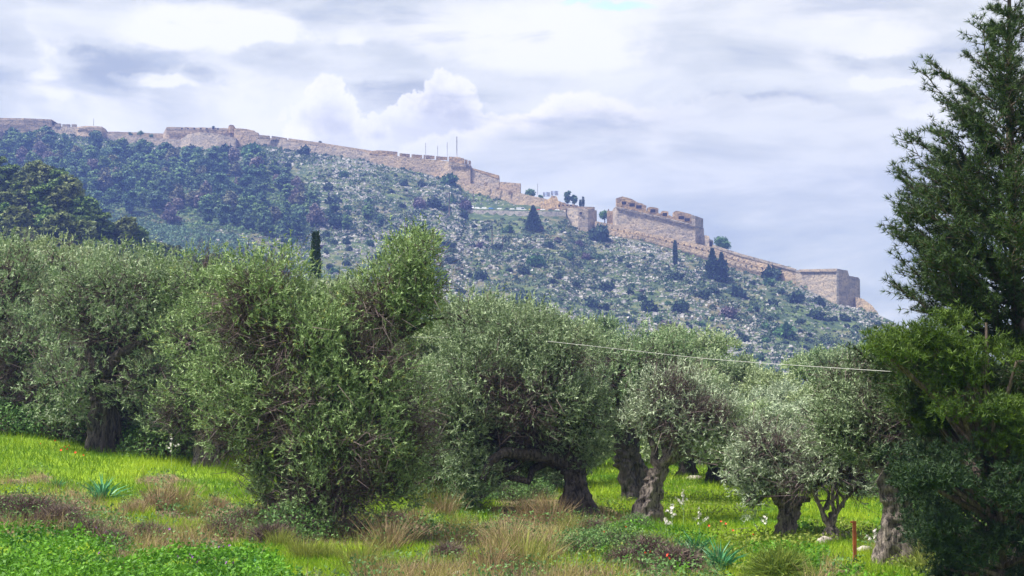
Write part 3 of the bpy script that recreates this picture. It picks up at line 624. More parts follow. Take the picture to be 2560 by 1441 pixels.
def pine_proto(i, mat, seed, n=1500):
    rng = np.random.default_rng(seed); lobes = []
    kind = i % 3
    for k in range(9):
        t = k / 8; r = (1.9 * (1 - t) ** .7 + .55) if kind == 0 else (1.5 + .9 * math.sin(t * 2.6)) * (1 - .25 * t)
        for _ in range(2):
            a = rng.uniform(0, 6.28); lobes.append((math.cos(a) * r * .55, math.sin(a) * r * .55, 1.6 + t * 5.2, r * .7, r * .7, .85))
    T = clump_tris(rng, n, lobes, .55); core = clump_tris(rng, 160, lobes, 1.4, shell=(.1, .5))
    tint = np.clip((T[:, 0, 2] - 1) / 7 * .5 + rng.random(n) * .6, 0, 1)  # tint rises with height, so light on the crown tops is in the colour
    return tri_mesh('pine_crown', np.concatenate([T, core]), mat, np.concatenate([tint, np.zeros(len(core))]), [(M_barkp, cone_tris((0, 0, -1.5), (0, 0, 6), .28, .08))])  # core faces get the darkest tint: shade inside the crown painted in
def bush_proto(mat, seed, n=700, sq=.75):
    rng = np.random.default_rng(seed); lobes = [(0, 0, .35, .7, .7, .6)]
    for k in range(6):
        a = rng.uniform(0, 6.28); r = rng.uniform(.2, .6); lobes.append((math.cos(a) * r, math.sin(a) * r, rng.uniform(.2, .75) * sq, .42, .42, .4 * sq))
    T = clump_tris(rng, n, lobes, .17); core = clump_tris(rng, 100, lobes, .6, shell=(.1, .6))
    return tri_mesh('bush_foliage', np.concatenate([T, core]), mat, np.concatenate([rng.random(n), np.zeros(100)]))  # inner faces at the lowest tint, interior shade of the bush as colour
def cypress_proto(seed, h, r, mat, n, conical=False, sz=.3):
    rng = np.random.default_rng(seed); t = rng.random(n) ** (1.3 if conical else 1); z = t * h
    prof = (1 - t) ** .85 * (1 + .16 * np.sin(t * 38)) if conical else np.sqrt(np.clip(np.sin(np.clip(t * .9 + .08, 0, 1) * math.pi), 0, 1)) ** .6 * np.interp(t, [0, .4, 1], [1, 1, .85])
    rr = r * prof * rng.uniform(.45, 1.1, n); a = rng.uniform(0, 6.28, n)
    P = np.stack([np.cos(a) * rr, np.sin(a) * rr, z + .1 * h * .1], -1); d = np.stack([np.cos(a) * .5, np.sin(a) * .5, np.full(n, .2 if conical else 1.2)], -1)
    d = unit(d + rng.normal(size=(n, 3)) * .3); s = unit(np.cross(d, rng.normal(size=(n, 3)))); L = sz * rng.uniform(.7, 1.4, (n, 1))
    T = np.stack([P - s * L * .3, P + s * L * .3, P + d * L], 1)
    return tri_mesh('cypress_crown', T, mat, rng.random(n), [(M_barkp, cone_tris((0, 0, -1), (0, 0, h * .9), .22, .05)), (mat, clump_tris(rng, 150, [(0, 0, h * .4, r * .5, r * .5, h * .35)], r * .9, shell=(.1, .8)))])
rngH = np.random.default_rng(11)
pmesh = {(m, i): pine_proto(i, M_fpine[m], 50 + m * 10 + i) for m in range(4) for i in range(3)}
# wood on the left slope
WOOD = [(-60, 352), (130, 352), (250, 372), (330, 380), (420, 398), (520, 402), (640, 412), (720, 440), (775, 490), (800, 560), (760, 598), (640, 592), (560, 575), (450, 570), (330, 548), (230, 522), (180, 470), (60, 428), (-60, 420)]
cand = []
y = 354.0
while y < 600:
    x = -60 + rngH.uniform(0, 20); st = 21 + (y - 354) * .055
    while x < 810:
        cand.append((x + rngH.uniform(-7, 7), y + rngH.uniform(-5, 5))); x += st
    y += 11 + (y - 354) * .03
cand = np.array(cand); cand = cand[inpoly(cand[:, 0], cand[:, 1], WOOD)]
cand = cand[(fbm(cand[:, 0] / 45, cand[:, 1] / 30, None, 4, 3) > .30)]
rngH.shuffle(cand); WOOD_N = 215; cand = cand[:WOOD_N]
P, ok = hit(cand[:, 0], cand[:, 1] + 6)
def wregion(x, y):
    a = ('below the leftmost bastion', 'below the three merlons', 'below the small square bastion', 'below the grassy saddle', 'below the big dark bushes', 'below the turreted ruin', 'by the rocks')[int(np.searchsorted([90, 190, 290, 400, 510, 640], x))]
    return ('top edge', 'upper part', 'middle', 'lower part')[int(np.searchsorted([400, 450, 515], y))] + ' of the wood, ' + a
CN = ['green', 'blue-green', 'brownish', 'mauve-grey']
for (x, y), p, k in zip(cand, P, ok):
    if not k: continue
    m = rngH.choice(4, p=[.42, .33, .17, .08]) if y < 470 else rngH.choice(4, p=[.28, .48, .13, .11]); i = int(rngH.integers(3))
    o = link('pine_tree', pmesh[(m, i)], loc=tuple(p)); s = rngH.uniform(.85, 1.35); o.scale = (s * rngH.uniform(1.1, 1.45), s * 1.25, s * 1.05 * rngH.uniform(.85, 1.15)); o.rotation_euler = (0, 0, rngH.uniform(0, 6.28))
    tag(o, '%s %s pine, %s' % ('tall' if s > 1.12 else 'low' if s < .95 else 'mid-sized', CN[m], wregion(x, y)), 'pine tree', 'pines of the hillside wood')
for x, y, m, s, lb in ((665, 590, 1, 1.35, 'broad blue-green pine at the lower right corner of the hillside wood'), (640, 560, 0, 1.2, 'green pine above the corner pine of the wood'), (745, 575, 1, 1.35, 'blue-green pine at the open edge of the wood, first from the wood'),
                        (785, 560, 1, 1.4, 'tall dark pine where the wood meets the rocks'), (835, 575, 1, 1.5, 'dark pine standing free behind the black cypress'), (868, 582, 0, 1.0, 'small green pine right of the free-standing dark one'),
                        (920, 560, 0, 1.1, 'single green pine on the rocks above the tall olive shoots'), (950, 572, 1, .8, 'small blue-green pine near the tall olive crown'), (1130, 505, 0, .6, 'small green pine next to the pole with a crossarm'),
                        (595, 480, 3, .9, 'mauve bare-looking pine inside the wood'), (290, 470, 3, 1.3, 'purple-grey pine at the middle of the wood, left of a red one'), (310, 465, 3, 1.2, 'lilac-grey pine beside the purple one'), (598, 655, 2, .8, 'small pinkish-brown tree at the foot of the slope')):
    p, k = hit(x, y); o = link('pine_tree', pmesh[(m, int(rngH.integers(3)))], loc=tuple(p[0])); o.scale = (s, s, s); o.rotation_euler = (0, 0, x); tag(o, lb, 'pine tree', 'pines of the hillside wood')
# nearer wood on the spur at the left
spm = [pine_proto(i, M_spur[i % 2], 90 + i, 2600) for i in range(4)]
sp = []
for row, (Yr, off) in enumerate(((330, 0), (312, 7), (292, 3), (270, 10), (248, 5), (226, 0), (206, 8))):
    x = -60 + off
    while x < 640:
        p = at(x, 700, Yr + rngH.uniform(-5, 5)); p[2] = float(H(p[0], p[1])); X, Yp = proj(p)
        if p[2] > 2.2 and not (x > 420 and row < 1): sp.append((x, Yp, p))
        x += rngH.uniform(24, 40) * 330 / Yr * .9
for x, Yp, p in sp:
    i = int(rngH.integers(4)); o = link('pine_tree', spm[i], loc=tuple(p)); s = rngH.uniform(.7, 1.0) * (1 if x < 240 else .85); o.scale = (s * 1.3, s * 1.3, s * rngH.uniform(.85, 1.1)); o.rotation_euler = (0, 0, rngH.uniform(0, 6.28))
    tag(o, '%s %s pine of the nearer left wood, %s, %s' % ('tall' if s > .8 else 'short', ('dark green', 'olive-brown')[i % 2], 'by the photo edge' if x < 60 else 'left of its crest' if x < 150 else 'on its crest' if x < 260 else 'right of its crest' if x < 360 else 'on its falling edge' if x < 460 else 'at its low right end', 'back row' if Yp < 560 and p[1] > 300 else 'middle row' if p[1] > 250 else 'front row'), 'pine tree', 'pines of the nearer wood on the left')
rW = np.random.default_rng(44); A_ = rW.uniform(-.335, -.1, 26000); q_ = np.sqrt(rW.uniform(520 ** 2, 900 ** 2, 26000)); Pw = np.stack([A_ * q_, q_, H(A_ * q_, q_)], -1); Xw, Yw_ = proj(Pw)
LOWZ = [(170, 470), (240, 525), (330, 550), (450, 572), (600, 595), (640, 660), (700, 720), (500, 760), (100, 760), (100, 500)]
Pl = Pw[inpoly(Xw, Yw_, LOWZ)][:5200]; Pw = Pw[inpoly(Xw, Yw_, WOOD) & (Pw[:, 1] < 896)][:2600]; nL = len(Pl); dL = unit(rW.normal(size=(nL, 9, 3))); dL[..., 2] = np.abs(dL[..., 2]); CL_ = Pl[:, None] + dL * np.array([1.5, 1.5, 1.2]) * rW.uniform(.5, 1.1, (nL, 1, 1)); aL = unit(rW.normal(size=(nL, 9, 3))) * .42; cL = unit(np.cross(dL, aL)) * .7
tag(link('maquis_scrub', tri_mesh('maquis_faces', np.stack([CL_ - aL, CL_ + aL, CL_ + cL + [0, 0, .2]], 2).reshape(-1, 3, 3), M_fpine[1], np.repeat(rW.random(nL), 9) * .6 + rW.random(nL * 9) * .4)), 'dense blue-green scrub covering the slope between the two pine woods', 'scrub', kind='stuff'); nW = len(Pw); dW = unit(rW.normal(size=(nW, 14, 3))); dW[..., 2] = np.abs(dW[..., 2]); CWd = Pw[:, None] + dW * np.array([1.5, 1.5, 1.2]) * rW.uniform(.5, 1.1, (nW, 1, 1)); aW = unit(rW.normal(size=(nW, 14, 3))) * .45; cW = unit(np.cross(dW, aW)) * .8
tag(link('wood_undergrowth', tri_mesh('undergrowth_faces', np.stack([CWd - aW, CWd + aW, CWd + cW + [0, 0, .3]], 2).reshape(-1, 3, 3), M_fpine[0], np.repeat(rW.random(nW), 14) * .5 + rW.random(nW * 14) * .4)), 'dense green undergrowth filling the hillside wood between the pines', 'undergrowth', kind='stuff')
# rocks and scrub on the open slope
def hill_scatter(n, seed):
    r = np.random.default_rng(seed); A = r.uniform(-.335, .27, n); q = np.sqrt(r.uniform(455 ** 2, 900 ** 2, n)); X = A * q; return np.stack([X, q, H(X, q)], -1), r
P, r = hill_scatter(150000, 5); X, Yp = proj(P)
RYv = np.interp(X, [a[0] for a in RT], [a[2] for a in RT]); ok = (P[:, 1] < RYv - 6) & (P[:, 2] > 2.5) & ~inpoly(X, Yp, WOOD)
dens = fbm(P[:, 0] / 28, P[:, 1] / 45, None, 21, 4)
ok &= r.random(len(P)) < np.clip((dens - .28) * 2.4, .10, .85) * np.interp(X, [0, 500, 700, 800], [.15, .3, .8, 1])
ok &= ~((X > 1160) & (X < 1415) & (Yp > 515) & (Yp < 552))
P = P[ok][:34000]; n = len(P)
cube = np.array([(-1, -1, -1), (1, -1, -1), (1, 1, -1), (-1, 1, -1), (-1, -1, 1), (1, -1, 1), (1, 1, 1), (-1, 1, 1)], float) * .5
cf = np.array([(4, 5, 6, 7), (0, 1, 5, 4), (1, 2, 6, 5), (2, 3, 7, 6), (3, 0, 4, 7)])
def rocks(P, size, r, sink=.15):
    n = len(P); V = np.broadcast_to(cube, (n, 8, 3)) + r.uniform(-.22, .22, (n, 8, 3)); V = V * np.where(cube[:, 2:3] > 0, .62, 1.0)[None] ** np.array([1, 1, 0])
    V = V * (size[:, None, None] * np.stack([r.uniform(.8, 1.9, n), r.uniform(.7, 1.3, n), r.uniform(.4, .95, n)], -1)[:, None]); a = r.uniform(-.7, .7, n); c, s = np.cos(a)[:, None], np.sin(a)[:, None]
    x = V[..., 0] * c - V[..., 1] * s; y = V[..., 0] * s + V[..., 1] * c; V = np.stack([x, y, V[..., 2]], -1) + P[:, None]; V[..., 2] += sink * size[:, None]
    return V.reshape(-1, 3), (np.arange(n)[:, None, None] * 8 + cf[None]).reshape(-1, 4)
V, Fq = rocks(P, np.minimum(r.lognormal(-.15, .45, n) * .56, 1.3), r); me = np_mesh('hill_rocks', V, Fq, M_rock, smooth=False)
tag(link('rocks', me), 'countless pale limestone rocks strewn over the open slope below the fortress', 'rocks', kind='stuff')
P, r = hill_scatter(42000, 8); X, Yp = proj(P); RYv = np.interp(X, [a[0] for a in RT], [a[2] for a in RT])
ok = (P[:, 1] < RYv - 3) & (P[:, 2] > 2.5) & (r.random(len(P)) < np.interp(X, [0, 600, 900], [1, 1, .42]) * np.clip(fbm(P[:, 0] / 22, P[:, 1] / 22, None, 31, 3) * 3 - .8, .1, 1))
ok &= ~((X > 1160) & (X < 1415) & (Yp > 505) & (Yp < 552)); P = P[ok][:24000]; n = len(P); K = 8
s = r.uniform(.5, 1.5, n); d = unit(r.normal(size=(n, K, 3))); d[..., 2] = np.abs(d[..., 2]); C = P[:, None] + d * s[:, None, None] * np.array([1, 1, .7]) * .6
a = unit(r.normal(size=(n, K, 3))) * s[:, None, None] * .5; c = unit(np.cross(d, a)) * s[:, None, None] * .8
me = tri_mesh('scrub_faces', np.stack([C - a, C + a, C + c + [0, 0, .2]], 2).reshape(-1, 3, 3), M_scrub, np.repeat(r.random(n), K) * .7 + r.random(n * K) * .3)
tag(link('low_scrub', me), 'low grey-green scrub covering the slope between the pale rocks', 'scrub', kind='stuff')
Pd, r = hill_scatter(60000, 18); X, Yp = proj(Pd); RYv = np.interp(X, [a[0] for a in RT], [a[2] for a in RT]); ok = (Pd[:, 1] < RYv - 4) & (Pd[:, 2] > 2.5) & ~inpoly(X, Yp, WOOD) & (r.random(len(Pd)) < np.clip(fbm(Pd[:, 0] / 30, Pd[:, 1] / 40, None, 61, 3) * 4 - 1.6, .05, 1)) & ~((X > 1160) & (X < 1415) & (Yp > 505) & (Yp < 552))
Pd = Pd[ok][:5500]; n = len(Pd); s = r.uniform(.5, 1.5, n)[:, None, None]; d = unit(r.normal(size=(n, 15, 3))); d[..., 2] = np.abs(d[..., 2]); C = Pd[:, None] + d * s * np.array([1.1, 1, .8]); a = unit(r.normal(size=(n, 15, 3))) * s * .38; c = unit(np.cross(d, a)) * s * .6
tag(link('dark_scrub', tri_mesh('dark_scrub_faces', np.stack([C - a, C + a, C + c + [0, 0, .2]], 2).reshape(-1, 3, 3), M_bush, np.repeat(r.random(n), 15) * .5 + r.random(n * 15) * .5)), 'small dark shrubs too many to count dotted over the rocky slope', 'scrub', kind='stuff')
# individual bushes
bm_ = [bush_proto(M_bush, 200 + i) for i in range(4)] + [bush_proto(M_bush_g, 210 + i) for i in range(3)] + [bush_proto(M_bush_p, 220)]
def bush(x, y, rp, kind, label, group='bushes on the rocky slope', sq=1.0, nm='bush', cat='bush'):
    p, ok = hit(x, y + rp * .6)
    if not ok[0]: return
    p = p[0]; R_ = rp / F_PX * p[1] * 1.22; k = {'d': int(rngH.integers(4)), 'g': 4 + int(rngH.integers(3)), 'p': 7}[kind]
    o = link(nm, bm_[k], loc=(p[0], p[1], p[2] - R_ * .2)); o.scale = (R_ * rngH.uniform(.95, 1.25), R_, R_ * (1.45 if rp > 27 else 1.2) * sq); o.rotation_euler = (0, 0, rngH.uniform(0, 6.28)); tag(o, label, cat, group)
named = [(30, 335, 24, 'd', 'large dark bush against the foot of the leftmost bastion'), (235, 347, 13, 'd', 'dark round bush at the foot of the small square bastion'), (312, 357, 10, 'd', 'small dark bush under the low saddle wall'),
         (478, 376, 26, 'd', 'big dark round bush left under the smooth front bastion'), (566, 379, 24, 'd', 'big dark bush right under the smooth front bastion'), (430, 371, 9, 'd', 'small round bush left of the big bush under the front bastion'),
         (762, 376, 18, 'd', 'dark bush leaning on the long descending curtain wall'), (625, 375, 26, 'g', 'flat green patch of shrub under the end of the turreted ruin'), (140, 338, 8, 'g', 'little green bush under the three squat merlons'),
         (1500, 585, 29, 'd', 'very large dark round bush at the left end of the long brown wall'), (1712, 596, 20, 'd', 'dark round bush at the foot of the large bastion'), (1598, 573, 14, 'g', 'flat green bush on the ledge under the large bastion'),
         (1508, 541, 15, 'g', 'bright green small tree beside the little ochre house'), (1930, 682, 26, 'd', 'dark spreading bush breaking the line of the long brown wall'), (1965, 684, 18, 'p', 'reddish mauve bush right of the spreading bush at the wall'),
         (1326, 488, 18, 'g', 'green bush on the crest right of the stepped wall'), (1120, 448, 22, 'g', 'long green shrub under the crenellated bastion'), (1158, 536, 16, 'd', 'dark bush at the left end of the retaining wall'),
         (1190, 463, 18, 'g', 'green shrub below the corner of the crenellated bastion'), (860, 436, 14, 'g', 'green bush alone among rocks left of centre'), (830, 500, 19, 'd', 'dark bush on a grassy patch right of the wood'),
         (1010, 456, 14, 'd', 'dark bush under the middle of the crenellated wall'), (1050, 508, 18, 'p', 'bare mauve shrub above the tall olive shoots'), (1165, 515, 18, 'p', 'bare lilac shrub left of the white van'),
         (1478, 757, 20, 'd', 'dark bush low on the slope above the olive crowns at the middle'), (1620, 766, 24, 'd', 'dark wide bush low on the slope right of centre'), (1700, 765, 26, 'd', 'longest dark bush low on the slope'),
         (1840, 728, 24, 'd', 'large dark bush below the pair of conical trees'), (1757, 735, 18, 'd', 'round dark bush left below the pair of conical trees'), (1990, 742, 27, 'd', 'large dark bush left of the end bastion'),
         (2048, 752, 15, 'd', 'small round bush touching the foot of the end bastion'), (1960, 828, 26, 'g', 'wide green bush low on the right slope'), (2110, 794, 14, 'd', 'dark round bush right under the end bastion'),
         (2040, 785, 18, 'd', 'grey-green bush below the small round one at the end bastion'), (1818, 780, 20, 'p', 'mauve bush low on the right slope'), (1860, 846, 15, 'd', 'bush just above the olive crowns at the right'),
         (1920, 705, 16, 'g', 'green bush under the spreading bush at the wall'), (1300, 747, 22, 'd', 'dark bush just over the olive crowns left of centre'), (1200, 688, 20, 'd', 'dark bush right of the tallest olive crown'),
         (1340, 650, 20, 'g', 'green bush in the middle of the slope below the car park'), (1372, 612, 14, 'd', 'dark bush below the conical tree at the car park'), (1245, 617, 15, 'd', 'dark bush between the two bare poles'),
         (1690, 690, 17, 'd', 'dark bush under the columnar cypress on the slope'), (1515, 715, 20, 'd', 'dark bush in the middle of the rocky slope'), (720, 412, 10, 'd', 'small dark bush on rocks below the descending wall'), (950, 395, 12, 'd', 'bush under the broken parapet of the crenellated bastion')]
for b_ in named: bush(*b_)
def hregion(x, y):
    c = 'left of the tall olive crown' if x < 900 else 'above the tall olive crown' if x < 1110 else 'below the car park' if x < 1420 else 'below the flared bastion' if x < 1600 else 'below the long brown wall' if x < 1850 else 'below the end bastion'
    rr = (y - np.interp(x, [a[0] for a in RT], [a[1] for a in RT])); return c + (', near the wall' if rr < 60 else ', halfway down' if rr < 150 else ', low on the slope')
cnt = 0; placed = [(b_[0], b_[1], b_[2]) for b_ in named]
while cnt < 235:
    x = rngH.uniform(600, 2200); gy = np.interp(x, [a[0] for a in RT], [a[1] for a in RT]); y = rngH.uniform(gy + 14, min(gy + 330, 930)); rp = float(np.clip(rngH.lognormal(2.2, .38), 5, 21))
    if (x < 800 and y < 600) or (1155 < x < 1415 and y < 560) or any((x - a) ** 2 + (y - c) ** 2 < ((rp + d_) * .75) ** 2 for a, c, d_ in placed): continue
    placed.append((x, y, rp)); cnt += 1; kd = rngH.choice(['d', 'g', 'p'], p=[.72, .21, .07])
    bush(x, y, rp, kd, '%s %s bush %s' % ('small' if rp < 8.5 else 'mid-sized' if rp < 13 else 'big', {'d': 'dark', 'g': 'green', 'p': 'mauve'}[kd], hregion(x, y)))
# trees on the slope and the ridge
p, k = hit(1333, 578); o = link('conical_tree', cypress_proto(301, 11.5, 4.0, M_cypress, 2600, True, .8), loc=tuple(p[0])); tag(o, 'dark conical tree rising in front of the retaining wall', 'conifer')
p, k = hit(1781, 700); o = link('conical_tree', cypress_proto(302, 13.5, 3.6, M_cypress, 2600, True, .8), loc=tuple(p[0])); tag(o, 'left and taller of the two conical trees under the long brown wall', 'conifer')
p, k = hit(1804, 706); o = link('conical_tree', cypress_proto(303, 12.5, 3.3, M_cypress, 2600, True, .8), loc=tuple(p[0])); tag(o, 'right and darker of the two conical trees under the long brown wall', 'conifer')
p, k = hit(1688, 665); o = link('cypress_tree', cypress_proto(304, 11, 1.0, M_cypress, 1200, False, .6), loc=tuple(p[0])); tag(o, 'slim columnar cypress in front of the long brown wall', 'cypress')
for x, y, Y, s, i, lb in ((1420, 512, 790, .95, 1, 'taller left pine of the pair behind the ruin'), (1436, 514, 790, .75, 2, 'smaller right pine of the pair behind the ruin')):
    o = link('pine_tree', pmesh[(1, i)], loc=tuple(at(x, y, Y))); o.scale = (s, s, s * .95); tag(o, lb, 'pine tree')
for x, y, Y, h, lb in ((1451, 517, 777, 3.2, 'left small pointed cypress on the flared bastion'), (1458, 517, 777, 4.8, 'taller right pointed cypress on the flared bastion')):
    o = link('cypress_tree', cypress_proto(int(x), h, .7, M_cypress, 500, False, .4), loc=tuple(at(x, y, Y))); tag(o, lb, 'cypress')
rngT = np.random.default_rng(77)
def crest_tree(px, py, Y, rp, mat, label, hgt=1.0, n=1500):
    s = rp / F_PX * Y; lobes = [(0, 0, s * .9, s * .8, s * .8, s * .9 * hgt)] + [(rngT.uniform(-.5, .5) * s, rngT.uniform(-.5, .5) * s, s * rngT.uniform(.5, 1.4) * hgt, s * .5, s * .5, s * .45) for _ in range(7)]
    T = clump_tris(rngT, n, lobes, s * .17); me = tri_mesh('round_crown', np.concatenate([T, clump_tris(rngT, 120, lobes, s * .5, shell=(.1, .5))]), mat, None, [(M_barkp, cone_tris((0, 0, -2), (0, 0, s), s * .1, s * .05))])
    o = link('round_tree', me, loc=tuple(at(px, py, Y))); tag(o, label, 'tree'); return o
crest_tree(1805, 632, 742, 23, M_bush_g, 'round green tree on the skyline right of the large bastion')
crest_tree(1512, 552, 778, 16, M_bush_g, 'leafy green tree between the flared bastion and the large bastion', .8)
crest_tree(1326, 497, 822, 17, M_bush_g, 'wide green tree crown on the skyline under the thin mast', .55)
for x, y, s, lb in ((131, 309, 5, 'tiny tree on the top corner of the leftmost bastion'), (325, 337, 8, 'scrubby tree on the saddle skyline, left one'), (350, 336, 9, 'scrubby tree on the saddle skyline, right one'), (378, 343, 8, 'low green bush behind the saddle wall'), (443, 346, 8, 'green bush at the left side of the front bastion top'),
                    (533, 317, 5, 'small plant on the turreted ruin'), (800, 358, 7, 'pale round tree peeping over the descending wall'), (1352, 495, 8, 'bush under the left flag'), (1940, 666, 8, 'thin tree sticking up over the brown wall'), (1972, 672, 8, 'dark agave-like bush on the wall top')):
    crest_tree(x, y + 6, RY(x) + 8, s, M_bush_g if s > 7 else M_bush, lb, .9, 300)
# the black cypress standing in the olive grove
g = gpt(786, 120); tp = at(786, 572, 120); hh = tp[2] - g[2]; g2 = (g[0], g[1], g[2])
o = link('cypress_tree', cypress_proto(310, hh * .97, .52, M_cypress, 9000, False, .16), loc=g2); tag(o, 'black columnar cypress rising behind the central olive crown', 'cypress')

# ------------------------------------------------------------------ olive trees
def shoots(rng, S, D, ln, nl, L, Wd, spread=.55):
    n = len(S); t = np.linspace(.12, 1, nl)[None, :, None]; ln = np.broadcast_to(np.asarray(ln, float).reshape(-1, 1, 1), (n, 1, 1))
    P = S[:, None] + D[:, None] * ln * t; d = unit(D[:, None] * .75 + rng.normal(size=(n, nl, 3)) * spread)
    s = unit(np.cross(d, rng.normal(size=(n, nl, 3)))); Lr = L * rng.uniform(.7, 1.25, (n, nl, 1))
    return np.stack([P - s * Wd * .5, P + s * Wd * .5, P + d * Lr], 2).reshape(-1, 3, 3)
def crown(rng, lobes, nclump, nshoot, nl, L, Wd, slen, leaders=.06, rad=.28, upb=.55, tw=.5, droop=0, core=5, bare=.43):
    L_ = np.array(lobes, float); off_ = rng.uniform(0, 50); w = L_[:, 3] * L_[:, 5]; w /= w.sum(); k = rng.choice(len(L_), nclump, p=w); E = L_[k]
    d = unit(rng.normal(size=(nclump, 3))); d[:, 2] = np.where((d[:, 2] < -.3) & (rng.random(nclump) < .4), -d[:, 2], d[:, 2]); d[:, 1] = np.where((d[:, 1] > .2) & (rng.random(nclump) < .45), -d[:, 1], d[:, 1])
    C = E[:, :3] + d * E[:, 3:6] * rng.uniform(.3, 1.16, (nclump, 1)) ** .5
    cr = rad * rng.uniform(.45, 1.25, nclump); ct = rng.random(nclump)
    j = np.repeat(np.arange(nclump), nshoot); n = len(j)
    bz = fbm(C[:, 0] * 1.15 + off_, C[:, 1] * 1.15, C[:, 2] * 1.15, 7, 3) < bare; kp = ~bz[j] | (rng.random(n) < .16); j = j[kp]; n = len(j); bi = np.where(bz)[0]
    S = C[j] + rng.normal(size=(n, 3)) * cr[j, None] * np.array([.6, .6, .5]); D = unit(d[j] * .7 + np.array([0, 0, upb]) + rng.normal(size=(n, 3)) * .55 - np.array([0, 0, droop]))
    ln = slen * rng.uniform(.6, 1.4, n); up = rng.random(n) < leaders; up &= d[j, 2] > .25
    D[up] = unit(D[up] * .25 + [0, 0, 1]); ln[up] *= 2.0
    T = shoots(rng, S, D, ln, nl, L, Wd); tint = np.clip(np.repeat(ct[j], nl) * .55 + rng.random(n * nl) ** 1.3 * .6, 0, 1)
    # bare twigs inside the crown
    m = int(nclump * tw * 7); jj = rng.integers(0, nclump, m); jj = np.where((rng.random(m) < .7) & (len(bi) > 0), bi[rng.integers(0, max(1, len(bi)), m)] if len(bi) else jj, jj); A = E[jj][:, :3] + (C[jj] - E[jj][:, :3]) * rng.uniform(.3, 1.0, (m, 1)) + rng.normal(size=(m, 3)) * .14
    B = A + unit(d[jj] + rng.normal(size=(m, 3)) * .7 + [0, 0, .2]) * rng.uniform(.25, .7, (m, 1)); sd_ = unit(np.cross(B - A, rng.normal(size=(m, 3)))) * .007
    TW = np.concatenate([np.stack([A - sd_, A + sd_, B], 1)])
    q = int(nclump * core); kk = rng.choice(len(L_), q, p=w); dk = unit(rng.normal(size=(q, 3))); Pk = L_[kk][:, :3] + dk * L_[kk][:, 3:6] * rng.uniform(0, .62, (q, 1)); ak = unit(rng.normal(size=(q, 3))) * Wd * .9; ck = unit(np.cross(ak, rng.normal(size=(q, 3)))) * L * 1.4
    T = np.concatenate([T, np.stack([Pk - ak, Pk + ak, Pk + ck], 1)]); tint = np.concatenate([tint, rng.random(q)])
    return T, tint, TW, C, E
def limb_path(rng, a, c, n=8, wob=.12):
    a, c = np.array(a, float), np.array(c, float); t = np.linspace(0, 1, n)[:, None]; L = np.linalg.norm(c - a)
    p = a + (c - a) * t; p[1:-1] += rng.normal(size=(n - 2, 3)) * wob * L * .35; p[:, 2] += np.sin(t[:, 0] * math.pi) * L * .05
    return p
def gnarl(path, rad, seed, sides=36, rings=44, ridge=.16, flare=.5):
    """fluted, twisted olive trunk with a flared foot"""
    path = np.array(path, float); rad = np.array(rad, float); t0 = np.linspace(0, 1, len(path)); t = np.linspace(0, 1, rings)
    C = np.stack([np.interp(t, t0, path[:, i]) for i in range(3)], -1); R = np.interp(t, t0, rad); r = np.random.default_rng(seed); ph = r.uniform(0, 6.28, 6)
    k1, k2 = r.integers(4, 6), r.integers(8, 11); V = []
    th = np.linspace(0, 2 * math.pi, sides, endpoint=False)
    for i in range(rings):
        z = t[i]; f = 1 + ridge * np.sin(k1 * th + ph[0] + z * 3.0) + ridge * .6 * np.sin(k2 * th + ph[1] - z * 4) + .10 * np.sin(2 * th + ph[2] + z * 5) + (vn(th * 3 + seed, np.full(sides, z * 13.0), None, seed) - .5) * .46 + (vn(th * 7 + seed, np.full(sides, z * 30.0), None, seed) - .5) * .2
        f = f * (1 + flare * np.exp(-z * 7) * (1 + .5 * np.sin(k1 * th + ph[3])))
        V.append(np.stack([C[i, 0] + np.cos(th) * R[i] * f, C[i, 1] + np.sin(th) * R[i] * f, C[i, 2] + (vn(th * 2, np.full(sides, z * 9.), None, seed + 3) - .5) * .03], -1))
    V = np.concatenate(V); fs = [(i * sides + k, i * sides + (k + 1) % sides, (i + 1) * sides + (k + 1) % sides, (i + 1) * sides + k) for i in range(rings - 1) for k in range(sides)]
    mb = MB(); mb.add(V, fs, True); mb.add(V[-sides:], [tuple(range(sides))], False); return mb
